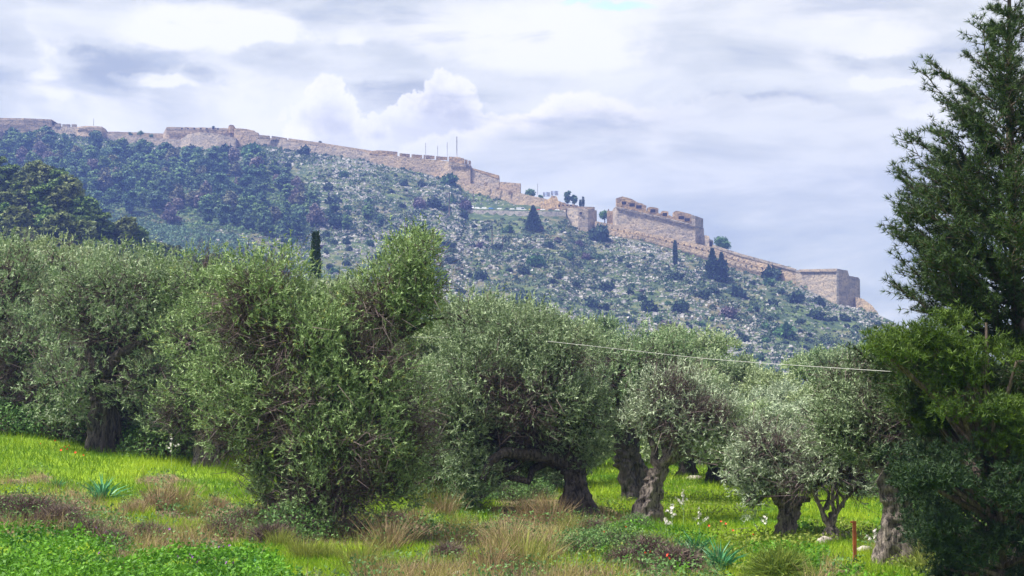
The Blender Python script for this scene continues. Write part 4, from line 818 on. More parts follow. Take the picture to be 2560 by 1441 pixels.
def olive(label, base, trunk, lobes, mat, nclump, seed, nshoot=9, nl=9, L=.075, Wd=.022, slen=.22, barkm=None, limbs=None, twig=.5, group='olive trees in the grove', extra_limbs=(), rad=.26, leaders=.10, upb=.55, core=10, ridge=.2, flare=.6):
    """base (px, Y); trunk [(px, py, r_m)] from the foot up; lobes [(px, py, rx_px, ry_px, dY)]"""
    px, Y = base; B = gpt(px, Y); t = thing('olive_tree', tuple(B), label, 'olive tree', group); rng = np.random.default_rng(seed); barkm = barkm or M_bark
    path = [at(a, c, Y) - B for a, c, r_ in trunk]; path[0][2] = -.25; rr = [r_ for a, c, r_ in trunk]
    gnarl(path, rr, seed, ridge=ridge, flare=flare).obj('trunk', barkm, t)
    lw = []
    for a, c, rx, ry, dY in lobes:
        C = at(a, c, Y + dY) - B; s = (Y + dY) / F_PX; lw.append((C[0], C[1], C[2], rx * s, (rx + ry) * .5 * s, ry * s))
    T, tint, TW, C, E = crown(rng, lw, nclump, nshoot, nl, L * 1.12, Wd * 1.2, slen, leaders, rad, upb, twig, core=core)
    me = tri_mesh('olive_leaves', T, mat, tint); link('crown', me, t)
    mbw = None; top = path[-1]
    for i, l in enumerate(lw):
        lp = limb_path(rng, top, l[:3], 9, .16); mb = MB(); r0 = rr[-1] * .55; mb.tube(lp, np.linspace(r0, r0 * .28, 9), 8); mb.obj('limb', barkm, t)
    for pts in extra_limbs:
        P_ = [at(a, c, Y + (q[0] if q else 0)) - B for a, c, r_, *q in pts]; mb = MB(); mb.tube(P_, [q_[2] for q_ in pts], 8); mb.obj('limb', barkm, t)
    TWs = [TW]; nb = min(len(C), 260); sel = rng.choice(len(C), nb, replace=False)
    for k in sel:
        a_ = E[k][:3] + rng.normal(size=3) * E[k][3:6] * .15; mid = a_ + (C[k] - a_) * .5 + rng.normal(size=3) * .1
        TWs += [cone_tris(a_, mid, .028, .018, 3), cone_tris(mid, C[k], .018, .006, 3)]
    TWc = np.concatenate(TWs); me = tri_mesh('olive_twigs', TWc, M_twig); link('twigs', me, t); return t
# the trees of the grove, each traced from its place in the photograph
olive('wide bushy olive cut by the left edge of the photo, purple bare twigs inside', (20, 49), [(20, 1085, .32), (30, 1000, .28), (45, 930, .24)],
      [(-20, 1040, 110, 50, .5), (90, 1050, 90, 40, .5), (-20, 760, 150, 150, 0), (40, 700, 110, 110, .5), (70, 880, 130, 110, -.8), (-30, 960, 150, 100, -.5), (110, 990, 90, 70, -1)], M_olive_m, 330, 1, nshoot=8, nl=8, L=.10, Wd=.032, barkm=M_bark_d, twig=1.8)
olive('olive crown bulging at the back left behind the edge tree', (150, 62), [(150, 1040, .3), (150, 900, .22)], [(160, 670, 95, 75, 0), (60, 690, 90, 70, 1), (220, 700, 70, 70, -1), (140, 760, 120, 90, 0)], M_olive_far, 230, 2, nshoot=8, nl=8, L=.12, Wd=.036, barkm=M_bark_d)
olive('dark olive with a black forked trunk and dome-shaped crown at the left', (258, 46), [(262, 1090, .42), (262, 1010, .30), (250, 960, .27), (262, 915, .26)],
      [(300, 740, 180, 125, 0), (200, 780, 110, 120, .3), (400, 740, 110, 110, -.2), (290, 840, 170, 80, 0), (160, 960, 110, 90, -.8), (380, 960, 110, 110, -.6), (300, 1030, 150, 60, .8), (180, 1050, 90, 40, .6), (370, 1070, 90, 45, .8)], M_olive_m, 560, 3, nshoot=8, nl=9, L=.092, Wd=.029,
      barkm=M_bark_d, extra_limbs=[[(262, 930, .22, -.3), (300, 885, .17, -.6), (345, 862, .12, -.8), (400, 835, .07, -.6)], [(255, 930, .2, -.3), (225, 890, .15, -.5), (215, 840, .09, -.4)]], twig=1.0)
olive('thin light green olive between the dark forked olive and the central one', (510, 44), [(512, 1120, .26), (515, 1040, .2), (505, 980, .17)],
      [(500, 720, 95, 100, 1), (545, 790, 90, 110, 0), (480, 860, 95, 100, -.5), (550, 930, 90, 90, -.6), (480, 1000, 90, 80, -.4), (440, 1050, 70, 50, 0), (500, 1070, 60, 40, .6)], M_olive_g, 330, 4, nshoot=8, nl=9, L=.088, Wd=.027, twig=1.4)
olive('largest olive in the centre with two tall crowns and foliage down to the ground', (737, 30), [(737, 1345, .30), (735, 1240, .24), (728, 1130, .20), (720, 1040, .17)],
      [(662, 745, 118, 118, 0), (640, 830, 125, 120, .3), (835, 800, 70, 80, .3), (760, 870, 150, 110, -.3), (1010, 740, 95, 130, .2), (1040, 660, 55, 90, .2), (950, 790, 90, 110, 0), (1050, 740, 50, 70, 0), (900, 930, 140, 90, -.4), (620, 960, 130, 100, 0), (760, 1010, 170, 90, -.6),
       (960, 1020, 130, 100, -.3), (620, 1080, 110, 80, -.2), (850, 1110, 160, 90, -.8), (1010, 1130, 80, 80, 0), (830, 1230, 130, 90, -.8), (920, 1210, 90, 70, -.4), (780, 1290, 80, 60, -.8), (655, 1170, 60, 65, -.2), (670, 1250, 45, 45, -.4), (1005, 1220, 60, 60, -.2)], M_olive_g, 1850, 5, nshoot=8, nl=9, L=.068, Wd=.021, slen=.2, barkm=M_bark_d,
      twig=1.3, leaders=.1, rad=.2, extra_limbs=[[(728, 1110, .15), (820, 1010, .12), (930, 920, .09), (1010, 820, .06), (1060, 720, .03)], [(900, 950, .08), (990, 850, .05), (1080, 800, .03), (1110, 795, .02)], [(720, 1050, .12), (690, 900, .09), (680, 780, .05), (735, 720, .02)]])
olive('broad dark-hollowed olive right of centre with a thick arching bough', (1440, 38), [(1445, 1272, .42), (1440, 1210, .26), (1432, 1150, .24)],
      [(1180, 830, 110, 90, .5), (1290, 860, 130, 100, 0), (1400, 900, 110, 100, -.2), (1200, 960, 140, 110, -.4), (1340, 1010, 150, 110, -.6), (1450, 1040, 85, 100, -.4), (1130, 1070, 100, 110, -.2), (1240, 1110, 120, 80, .3), (1420, 1120, 90, 70, .4), (1170, 1190, 70, 60, -.6), (1320, 1160, 110, 60, 1.2), (1180, 1250, 40, 50, -.6), (1085, 1180, 60, 60, 0), (1110, 980, 60, 70, .3)],
      M_olive_m, 1250, 6, nshoot=8, nl=9, L=.078, Wd=.025, barkm=M_bark_d, twig=.9, rad=.22,
      extra_limbs=[[(1432, 1165, .2), (1380, 1142, .17, -.3), (1310, 1135, .15, -.6), (1258, 1132, .13, -.8), (1225, 1155, .11, -.9), (1205, 1200, .08, -1)], [(1380, 1142, .1, -.3), (1330, 1060, .08, -.3), (1290, 980, .05)]], flare=.9)
olive('olive with a cleft dark trunk right behind the pollarded stump', (1590, 43), [(1598, 1240, .40), (1582, 1170, .33), (1560, 1110, .28)],
      [(1560, 930, 120, 80, 0), (1650, 960, 110, 80, .3), (1500, 1000, 90, 80, 0), (1600, 1030, 120, 70, .2), (1700, 1010, 90, 80, .5), (1650, 880, 80, 50, .5)], M_olive_m, 520, 7, nshoot=8, nl=8, L=.09, Wd=.028, barkm=M_bark_d, twig=.9,
      extra_limbs=[[(1560, 1120, .14), (1620, 1030, .1), (1660, 960, .06), (1730, 880, .03)], [(1590, 1130, .1), (1600, 1050, .07), (1610, 960, .04)]])
olive('pollarded olive with a sawn-off leaning trunk and a thin side bough', (1612, 37), [(1606, 1298, .36), (1618, 1262, .27), (1636, 1210, .22), (1650, 1172, .21)],
      [(1680, 1010, 100, 80, 0), (1760, 1060, 90, 75, -.2), (1615, 1050, 60, 50, .1), (1715, 1065, 70, 45, -.4), (1820, 1080, 55, 60, 0)], M_olive_s, 430, 8, nshoot=7, nl=8, L=.08, Wd=.023, twig=1.2, ridge=.12, flare=.6,
      extra_limbs=[[(1655, 1185, .08), (1672, 1150, .07), (1676, 1105, .055), (1682, 1020, .03)], [(1672, 1150, .05), (1710, 1135, .04), (1760, 1150, .025), (1800, 1150, .015)], [(1674, 1120, .04), (1640, 1060, .03), (1600, 1010, .02)], [(1612, 1175, .05, .3), (1630, 1190, .06, .2), (1640, 1200, .06)]])
olive('silvery olive on a squat pale hollow trunk left of the sapling', (1962, 32), [(1955, 1345, .24), (1968, 1300, .19), (1975, 1245, .2)],
      [(1930, 1140, 90, 65, 0), (1865, 1180, 60, 55, 0), (1995, 1165, 70, 55, -.2), (1940, 1200, 75, 30, -.2), (1900, 1105, 55, 40, .2), (1880, 1250, 25, 35, -.2)], M_olive_s, 430, 9, nshoot=8, nl=8, L=.07, Wd=.021, slen=.18, rad=.17, ridge=.14, flare=.35,
      extra_limbs=[[(1975, 1258, .1), (2010, 1248, .07), (2025, 1250, .05)], [(1965, 1262, .08), (1925, 1232, .06), (1885, 1180, .03)]])
olive('young olive sapling with two thin stems from a gnarled stool', (2082, 31), [(2084, 1362, .22), (2080, 1335, .15), (2078, 1318, .08)],
      [(2050, 1130, 65, 65, .3), (2115, 1120, 70, 60, .2), (2080, 1180, 70, 40, 0), (2010, 1200, 30, 30, .2), (2135, 1205, 35, 30, 0)], M_olive_s, 260, 10, nshoot=7, nl=8, L=.07, Wd=.021, slen=.18, rad=.17, twig=1.3, flare=1.5,
      extra_limbs=[[(2076, 1325, .05), (2058, 1285, .045), (2040, 1245, .035), (2022, 1200, .02)], [(2078, 1325, .055), (2090, 1285, .045), (2112, 1250, .035), (2140, 1222, .02)], [(2095, 1272, .03), (2092, 1220, .02)], [(2112, 1250, .025), (2090, 1225, .02), (2070, 1200, .012)]])
olive('old olive with a massive knotted trunk beside the rusty post', (2235, 27), [(2232, 1415, .33), (2238, 1340, .28), (2245, 1285, .24), (2238, 1240, .22), (2225, 1190, .16)],
      [(2200, 1050, 110, 75, .3), (2110, 1070, 75, 75, .4), (2290, 1060, 90, 70, -.2), (2340, 1120, 85, 55, -.4), (2215, 1120, 110, 45, .2), (2410, 1180, 75, 45, -.5), (2130, 1000, 90, 70, 1), (2340, 1195, 70, 40, -.3), (2390, 1090, 60, 70, 0)], M_olive_m, 800, 11, nshoot=8, nl=9, L=.062, Wd=.02, slen=.17, rad=.17, twig=.9,
      flare=.25, ridge=.15, extra_limbs=[[(2240, 1250, .12), (2290, 1232, .08, -.4), (2350, 1205, .05, -.6), (2440, 1180, .02, -.6)], [(2228, 1200, .1), (2170, 1145, .07), (2120, 1100, .04)]])
olive('small silver olive standing behind the hollow trunk, low round crown', (1835, 52), [(1832, 1205, .36), (1828, 1170, .22), (1800, 1140, .12)], [(1810, 1075, 75, 60, 0), (1850, 1130, 60, 50, -.3), (1760, 1120, 50, 40, 0), (1900, 1060, 60, 55, 0)], M_olive_s, 240, 12, nshoot=7, nl=8, L=.11, Wd=.034, flare=.8)
olive('sparse dark olive in the shade behind the arching bough', (1290, 47), [(1292, 1215, .3), (1300, 1150, .22)], [(1270, 1170, 80, 45, 0), (1360, 1180, 70, 40, 0), (1300, 1100, 120, 60, 0)], M_olive_m, 260, 13, nshoot=7, nl=8, L=.09, Wd=.03, barkm=M_bark_d)
# background olives: four prototypes, copied
def olive_proto(seed, mat, nclump=520):
    rng = np.random.default_rng(seed); t = thing('olive_tree', (0, 0, 0), 'x', 'olive tree', 'olive trees at the back of the grove')
    gnarl([(0, 0, -.3), (.1, 0, .8), (.2, 0, 1.7)], [.45, .3, .24], seed, 16, 12).obj('trunk', M_bark_d, t)
    lw = [(0, 0, 3.3, 1.5, 1.5, 1.3)]
    for k in range(13):
        a = k * 2.4 + rng.uniform(-.4, .4); rr_ = rng.uniform(.9, 1.9) if k < 10 else rng.uniform(0, .8); lw.append((math.cos(a) * rr_, math.sin(a) * rr_, 1.5 + (k % 5) * .75 + rng.uniform(-.2, .3) if k < 10 else rng.uniform(4.5, 5.1), rng.uniform(.65, .95), rng.uniform(.65, .95), rng.uniform(.55, .8)))
    T, tint, TW, C, E = crown(rng, lw, nclump, 8, 7, .16, .055, .26, .06, .20, .6, .3, core=12)
    link('crown', tri_mesh('olive_leaves', T, mat, tint), t)
    L_ = [cone_tris((.2, 0, 1.5), l[:3], .12, .05, 5) for l in lw]; link('limbs', tri_mesh('olive_limbs', np.concatenate(L_ + [TW]), M_twig), t); return t
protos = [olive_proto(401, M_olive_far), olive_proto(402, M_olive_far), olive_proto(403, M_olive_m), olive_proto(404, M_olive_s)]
used = [False] * 4
BG = [  # px, top py, Y, proto, label
    (1150, 745, 62, 0, 'bright crowned olive rising right behind the tallest central crown'), (1240, 735, 74, 1, 'pale olive whose top pokes highest at the middle of the back row'), (1300, 775, 60, 0, 'sage olive crown above the arching bough tree'),
    (1370, 790, 78, 1, 'pale olive crown left of the dark-topped one at the back'), (1430, 800, 66, 0, 'yellowish sage olive in front of the dark-topped crown'), (1500, 792, 90, 2, 'dark-topped olive at the back above the cable'), (1570, 850, 70, 1, 'olive crown crossed by the white cable, middle'),
    (1690, 808, 84, 1, 'tall pale olive crown at the back right of the dark-topped one'), (1640, 850, 72, 0, 'sage olive crown in front of the tall pale one'), (1760, 880, 66, 2, 'shadowed olive crown behind the pollarded tree'), (1830, 905, 72, 1, 'pale olive crown left of the gap to the hillside'),
    (1900, 915, 64, 0, 'olive crown with a black hollow left below the gap'), (1960, 960, 58, 3, 'silver olive crown just under the gap to the hillside'), (2080, 870, 80, 1, 'olive crown right of the gap to the hillside'), (2150, 862, 70, 2, 'green olive crown crossed by the cable next to the big pine'),
    (2200, 930, 56, 1, 'olive crown tucked against the left side of the big pine'), (2080, 950, 52, 0, 'sage olive crown behind the old knotted trunk'), (2010, 1000, 46, 3, 'silvery crown behind the young sapling'), (600, 690, 66, 1, 'pale olive crown behind the thin light green olive'),
    (520, 668, 78, 0, 'far pale olive left of the central crowns'), (420, 650, 72, 1, 'pale olive crown behind the dome-shaped tree'), (330, 640, 84, 0, 'bright olive crown over the dome-shaped tree'), (230, 612, 78, 1, 'far bright olive crown left of centre of the left grove'), (90, 612, 76, 0, 'pale olive crown behind the edge tree'),
    (10, 590, 72, 1, 'pale olive crown at the left edge of the grove'), (-70, 600, 66, 0, 'olive crown cut off by the left photo edge'), (900, 700, 70, 1, 'olive crown filling between the two tall central crowns'), (850, 680, 88, 0, 'far pale olive behind the black cypress'),
    (1060, 800, 52, 0, 'olive crown behind the right foot of the central tree'), (1100, 890, 46, 0, 'dark olive crown between the central and the arching bough trees'), (1780, 960, 54, 2, 'shaded olive crown behind the low round silver one'), (2330, 940, 60, 2, 'olive crown hidden mostly by the pine boughs'), (2480, 930, 70, 1, 'far olive crown behind the lower pine boughs'),
    (1880, 1000, 50, 0, 'sage olive crown left of the silvery one'), (1720, 900, 58, 0, 'sage olive crown over the pollarded tree'), (1400, 880, 52, 1, 'pale olive crown behind the thick bough tree'),
    (15, 700, 58, 2, 'dark inner olive crown at the left edge'), (400, 760, 56, 1, 'sage olive crown between the two left trees'), (1250, 830, 50, 1, 'sage olive just behind the arching bough tree, left half')]
for px, top, Y, k, lb in BG:
    g = gpt(px, Y); tp = at(px, top, Y); s = (tp[2] - g[2]) / 5.8
    if used[k]: o = copy_tree(protos[k])
    else: o = protos[k]; used[k] = True
    sw = np.clip(s, .7, 1.25); o.location = tuple(g); o.scale = (sw * 1.1, sw * 1.1, s); o.rotation_euler = (0, 0, (px * 1.7) % 6.28); o['label'] = lb
# a last hazy belt of trees between the grove and the hill
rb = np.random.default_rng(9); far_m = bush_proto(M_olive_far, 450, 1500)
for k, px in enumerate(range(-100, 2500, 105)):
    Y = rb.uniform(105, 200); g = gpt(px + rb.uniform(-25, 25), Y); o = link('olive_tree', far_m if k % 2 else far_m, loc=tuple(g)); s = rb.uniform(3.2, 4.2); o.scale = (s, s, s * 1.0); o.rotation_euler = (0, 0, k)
    tag(o, 'low olive of the far belt, %s' % ('behind the left trees' if px < 600 else 'behind the central trees' if px < 1200 else 'behind the arching bough tree' if px < 1600 else 'behind the right-hand trees'), 'olive tree', 'olives of the far belt')

# ------------------------------------------------------------------ the big pine at the right
def big_pine():
    Y = 24.5; B = gpt(2545, Y); t = thing('pine_tree', tuple(B), 'tall dark pine filling the right edge, its top out of frame', 'pine tree'); rng = np.random.default_rng(600)
    ztop = at(2545, -170, Y)[2] - B[2]; mb = MB(); n = 20; zz = np.linspace(-.3, ztop, n); path = np.stack([np.sin(zz * .7) * .05, np.cos(zz * .5) * .05, zz], -1)
    mb.tube(path, np.interp(zz, [0, ztop], [.15, .015]), 12); mb.obj('trunk', M_barkp, t)
    s = Y / F_PX; prof = [(-170, 8), (-60, 25), (0, 45), (60, 65), (150, 190), (190, 235), (280, 205), (330, 200), (400, 265), (450, 305), (500, 300), (560, 280), (640, 325), (715, 375), (760, 385), (860, 375), (950, 385), (1050, 330), (1150, 260), (1300, 240), (1420, 240)]
    tz = [at(2545, p[0], Y)[2] - B[2] for p in prof][::-1]; tr = [p[1] * s for p in prof][::-1]; drop = .6
    TWs, tD, tP, tB = [], [], [], []
    def branch(z0, ang, reach, rise, dens, bright):
        d = np.array([math.cos(ang), math.sin(ang), 0]); m = 9; u = np.linspace(0, 1, m); P_ = np.array([0, 0, z0]) + d * (u[:, None] * reach); P_[:, 2] += rise * reach * (u ** 1.35)
        P_ += rng.normal(size=(m, 3)) * .02 * reach; r0 = .007 + reach * .009
        for i in range(m - 1): TWs.append(cone_tris(P_[i], P_[i + 1], r0 * (1 - u[i] * .85), r0 * (1 - u[i + 1] * .85), 4))
        k = int(dens * (3 + reach * 11))
        for _ in range(k):
            uu = rng.uniform(.18, 1) ** .8; i = min(int(uu * (m - 1)), m - 2); A = P_[i] + (P_[i + 1] - P_[i]) * (uu * (m - 1) - i); sd_ = rng.choice([-1, 1])
            dd = unit(d * .9 + np.array([-d[1], d[0], 0]) * sd_ * rng.uniform(.2, 1.0) + [0, 0, rng.uniform(0, 1.1)]); ln = reach * rng.uniform(.10, .32) * (1.15 - uu * .5) + .08
            E_ = A + dd * ln; TWs.append(cone_tris(A, E_, .009, .004, 3))
            q = max(2, int(ln / .075))
            for j in range(q):
                f = (j + 1) / q; tP.append(A + (E_ - A) * f + rng.normal(size=3) * .02); tD.append(unit(dd + rng.normal(size=3) * .35 + [0, 0, .35])); tB.append(bright)
        tP.append(P_[-1]); tD.append(unit(P_[-1] - P_[-2])); tB.append(bright)
    z = ztop - .15
    while z > 2.0:
        R_ = float(np.interp(z + drop * float(np.interp(z, tz, tr)), tz, tr)); low_ = z < np.interp(930, [p[0] for p in prof], [at(2545, p[0], Y)[2] - B[2] for p in prof])
        k = int(rng.integers(5, 9)) + (2 if low_ else 0) + (2 if z < np.interp(600, [p[0] for p in prof], [at(2545, p[0], Y)[2] - B[2] for p in prof]) else 0)
        for _ in range(k):
            a = rng.uniform(0, 6.28); 
            if rng.random() < .35: a = math.pi + rng.uniform(-.7, .7)
            if rng.random() < .2: a = -math.pi / 2 + rng.uniform(-.8, .8)
            reach = R_ * rng.uniform(.6, 1.02); branch(z + rng.uniform(-.1, .1), a, reach, rng.uniform(.45, .95) if not low_ else rng.uniform(.0, .4), 1.25 if not low_ else 1.3, 0)
        z -= .2 if not low_ else .17
    tP = np.array(tP); tD = np.array(tD); K = 13; n = len(tP)
    d = unit(tD[:, None] * .75 + rng.normal(size=(n, K, 3)) * .5); sd_ = unit(np.cross(d, rng.normal(size=(n, K, 3)))) * .006; P0 = np.repeat(tP[:, None], K, 1)
    T = np.stack([P0 - sd_, P0 + sd_, P0 + d * rng.uniform(.08, .13, (n, K, 1))], 2).reshape(-1, 3, 3)
    link('crown', tri_mesh('pine_needles_mesh', T, M_pine, np.clip(np.repeat(rng.random(n), K) * .7 + rng.random(n * K) * .3, 0, 1)), t)
    link('branches', tri_mesh('pine_branches', np.concatenate(TWs), M_barkp), t)
    print('big pine tufts', n)
    return t
big_pine()
def pine_boughs(label, px, Y, lobes, mat, n, seed, nm='pine_tree', cat='pine tree', L=.11, wd=.006, dense=14):
    """bushy pine: needle tufts gathered on rounded boughs"""
    B = gpt(px, Y); t = thing(nm, tuple(B), label, cat); rng = np.random.default_rng(seed); lw = []
    for a, c, rx, ry, dY in lobes:
        C = at(a, c, Y + dY) - B; s = (Y + dY) / F_PX; lw.append((C[0], C[1], C[2], rx * s, (rx + ry) * .5 * s, ry * s))
    E = np.array(lw); w = E[:, 3] * E[:, 5]; w /= w.sum(); nc = n // 22; k = rng.choice(len(E), nc, p=w); d = unit(rng.normal(size=(nc, 3))); d[:, 2] = np.where(d[:, 2] < -.2, -d[:, 2] * .6, d[:, 2]); d[:, 1] = -np.abs(d[:, 1]) * np.where(rng.random(nc) < .8, 1, -1)
    C = E[k][:, :3] + d * E[k][:, 3:6] * rng.uniform(.45, 1.3, (nc, 1)); j = np.repeat(np.arange(nc), 22); m = len(j)
    P_ = C[j] + rng.normal(size=(m, 3)) * np.array([.13, .13, .08]); D = unit(d[j] * .6 + [0, 0, .5] + rng.normal(size=(m, 3)) * .5); K = dense
    dd = unit(D[:, None] * .7 + rng.normal(size=(m, K, 3)) * .5); sd_ = unit(np.cross(dd, rng.normal(size=(m, K, 3)))) * wd; P0 = np.repeat(P_[:, None], K, 1)
    T = np.stack([P0 - sd_, P0 + sd_, P0 + dd * L * rng.uniform(.7, 1.2, (m, K, 1))], 2).reshape(-1, 3, 3)
    link('crown', tri_mesh('bough_needles', T, mat, np.clip(np.repeat(rng.random(nc)[j], K) * .5 + rng.random(m * K) * .5, 0, 1)), t)
    TW = [cone_tris((0, 0, -.2), (0, 0, max(l[2] for l in lw)), .07, .02, 7)] + [cone_tris((0, 0, max(.3, l[2] * .6)), l[:3], .05, .02, 4) for l in lw]
    for q in rng.choice(nc, min(nc, 220), replace=False): TW.append(cone_tris(E[k[q]][:3], C[q], .010, .004, 3))
    link('branches', tri_mesh('bough_wood', np.concatenate(TW), M_barkp), t); return t
rb2 = np.random.default_rng(63); reg = [(2165, 730), (2230, 750), (2300, 820), (2400, 790), (2470, 830), (2590, 800), (2590, 1150), (2440, 1120), (2330, 1060), (2270, 990), (2190, 950), (2180, 830)]
cx_ = rb2.uniform(2150, 2600, 400); cy_ = rb2.uniform(720, 1160, 400); kk_ = inpoly(cx_, cy_, reg); LB = [(x, y, rb2.uniform(26, 50), rb2.uniform(15, 28), rb2.uniform(-.9, 1.6)) for x, y in zip(cx_[kk_], cy_[kk_])][:52]
pine_boughs('bushy pine with bright yellow-green boughs in front of the tall pine', 2470, 22.8, LB, M_pine_y, 6800, 610, L=.10, wd=.0075, dense=11)
reg = [(2300, 1130), (2420, 1120), (2600, 1140), (2600, 1460), (2280, 1460), (2310, 1380), (2270, 1250)]
cx_ = rb2.uniform(2260, 2600, 400); cy_ = rb2.uniform(1120, 1460, 400); kk_ = inpoly(cx_, cy_, reg); LB = [(x, y, rb2.uniform(30, 60), rb2.uniform(20, 38), rb2.uniform(-.9, 1.6)) for x, y in zip(cx_[kk_], cy_[kk_])][:46]
pine_boughs('dark lower pine thicket filling the bottom right corner', 2500, 22.6, LB, M_cypress, 7600, 611, 'pine_thicket', 'thicket', L=.10, wd=.0075, dense=11)
print('trees done')

# ------------------------------------------------------------------ cable, post, stones
mb = MB(); ctrl = [(-200, 872, 56), (350, 866, 50), (900, 842, 46), (1300, 846, 42), (1400, 857, 34.5), (1500, 868, 34), (1750, 896, 33), (1900, 908, 30), (2050, 918, 25), (2240, 930, 23.5), (2800, 960, 23)]
pp = []; cx = [c[0] for c in ctrl]
for x in np.linspace(-200, 2800, 60): pp.append(at(x, float(np.interp(x, cx, [c[1] for c in ctrl])), float(np.interp(x, cx, [c[2] for c in ctrl]))))
mb.tube(pp, .0042, 6); tag(mb.obj('cable', M_cable), 'thin white cable strung across the olive crowns', 'cable')
P = gpt(2132, 27.3); c = at(2132, 1303, 27.3); h = c[2] - P[2]
t = thing('rusty_post', tuple(P), 'rusty iron fence post standing in the grass between sapling and old olive', 'post')
mb = MB(); w_ = .028; d_ = .009
mb.add([(-w_, 0, -.3), (w_, 0, -.3), (w_, d_, -.3), (-w_ + d_, d_, -.3), (-w_ + d_, w_ * 2, -.3), (-w_, w_ * 2, -.3), (-w_, 0, h), (w_, 0, h), (w_, d_, h), (-w_ + d_, d_, h), (-w_ + d_, w_ * 2, h), (-w_, w_ * 2, h)],
       [(0, 1, 7, 6), (1, 2, 8, 7), (2, 3, 9, 8), (3, 4, 10, 9), (4, 5, 11, 10), (5, 0, 6, 11), (6, 7, 8, 9), (6, 9, 10, 11)]); mb.obj('shaft', M_rust, t)
mb = MB(); mb.box((-w_ - .02, .01, h - .02), (.05, .03, .03)); mb.obj('hook', M_rust, t)
def stone(px, Y, size, seed, label, sq=(1, .8, .6)):
    r = np.random.default_rng(seed); import bmesh
    bm = bmesh.new(); bmesh.ops.create_icosphere(bm, subdivisions=3, radius=size)
    for v in bm.verts:
        n_ = fbm(np.array([v.co.x / size * 1.3 + seed]), np.array([v.co.y / size * 1.3]), np.array([v.co.z / size * 1.3]), seed, 3)[0]; f = .65 + .7 * n_
        v.co = Vector((v.co.x * f * sq[0], v.co.y * f * sq[1], v.co.z * f * sq[2]))
    me = bpy.data.meshes.new('stone'); bm.to_mesh(me); bm.free(); me.materials.append(M_rock_n); p = gpt(px, Y); tag(link('stone', me, loc=(p[0], p[1], p[2] + size * .2)), label, 'stone'); return me
stone(2056, 30.5, .17, 3, 'pale rounded stone in the grass left of the rusty post'); stone(2155, 28.6, .14, 5, 'flat pinkish stone at the foot of the rusty post')
stone(1150, 24.6, .08, 8, 'small square pale stone at the bottom edge in the dry grass', (1.2, .9, .8)); stone(1735, 56, .2, 12, 'weathered stump-like stone in the far grass under the side bough', (1.6, .8, .7))
stone(2110, 31.8, .16, 15, 'brown stone lying right of the sapling stool', (1.5, .9, .6))

# ------------------------------------------------------------------ meadow and bank vegetation
def screen_ground(n, seed, y0=19.5, y1=88, x0=-80, x1=2640):
    r = np.random.default_rng(seed); iy = r.uniform(1 / y1, 1 / y0, n); Y = 1 / iy; A = (r.uniform(x0, x1, n) - 1280) / F_PX; X = A * Y
    return np.stack([X, Y, H(X, Y)], -1), r
def blades(P, r, h, w, lean=.35, k=2):
    n = len(P); d = np.stack([r.normal(size=n) * lean, r.normal(size=n) * lean, np.ones(n)], -1); d = unit(d); a = r.uniform(0, 3.14, n); s = np.stack([np.cos(a), np.sin(a), np.zeros(n)], -1) * w[:, None] * .5
    mid = P + d * h[:, None] * .6; tip = P + d * h[:, None] + np.stack([d[:, 0], d[:, 1], -np.hypot(d[:, 0], d[:, 1])], -1) * h[:, None] * .35
    T1 = np.stack([P - s, P + s, mid + s * .7], 1); T2 = np.stack([mid - s * .7 + s * .0, mid + s * .7, tip], 1)
    return T1, T2
P, r = screen_ground(390000, 900, 19.5, 88, -350, 2950); X, Yp = proj(P); dr = dryness(P); CL = [(-400, 1330), (0, 1325), (200, 1345), (300, 1400), (520, 1395), (690, 1415), (780, 1500), (-400, 1500)]
cl = inpoly(X, Yp + (fbm(P[:, 0], P[:, 1], None, 3, 2) - .5) * 30, CL)
g = ~dr & ~cl; Pg = P[g]; sc_ = Pg[:, 1] / 30; n = len(Pg); patch = fbm(Pg[:, 0] / 1.6, Pg[:, 1] / 2.5, None, 40, 3)
h_ = r.uniform(.07, .20, n) * (.7 + patch * .8) * np.clip(sc_, .8, 1.6); T1, T2 = blades(Pg, r, h_, .014 * sc_ * r.uniform(.7, 1.3, n), .35)
tint = np.clip(patch * 1.5 - .45 + r.normal(size=n) * .16, 0, 1)
me = tri_mesh('grass_blades', np.concatenate([T2 * 1.0]), M_grass, tint); 
T1b = np.stack([T1[:, 0], T1[:, 1], T2[:, 2]], 1); me = tri_mesh('grass_blades', T1b, M_grass, tint)
tag(link('meadow_grass', me), 'bright green spring grass covering the ground under the olives', 'grass', kind='stuff')
P, r = screen_ground(60000, 905, 24, 80, 1450, 2350); k = ~dryness(P) & (fbm(P[:, 0] / 1.7, P[:, 1] / 2.6, None, 66, 3) > .56); P = P[k][:14000]; n = len(P); P = P + np.stack([np.zeros(n), np.zeros(n), r.uniform(.02, .2, n)], -1); a = unit(r.normal(size=(n, 3))) * .022; c = unit(np.cross(a, r.normal(size=(n, 3)) + [0, 0, .5])) * .06
tag(link('weeds', tri_mesh('weed_leaves', np.stack([P - a, P + a, P + c], 1), M_broom, r.random(n))), 'duller weeds growing in patches through the right meadow', 'weeds', kind='stuff')
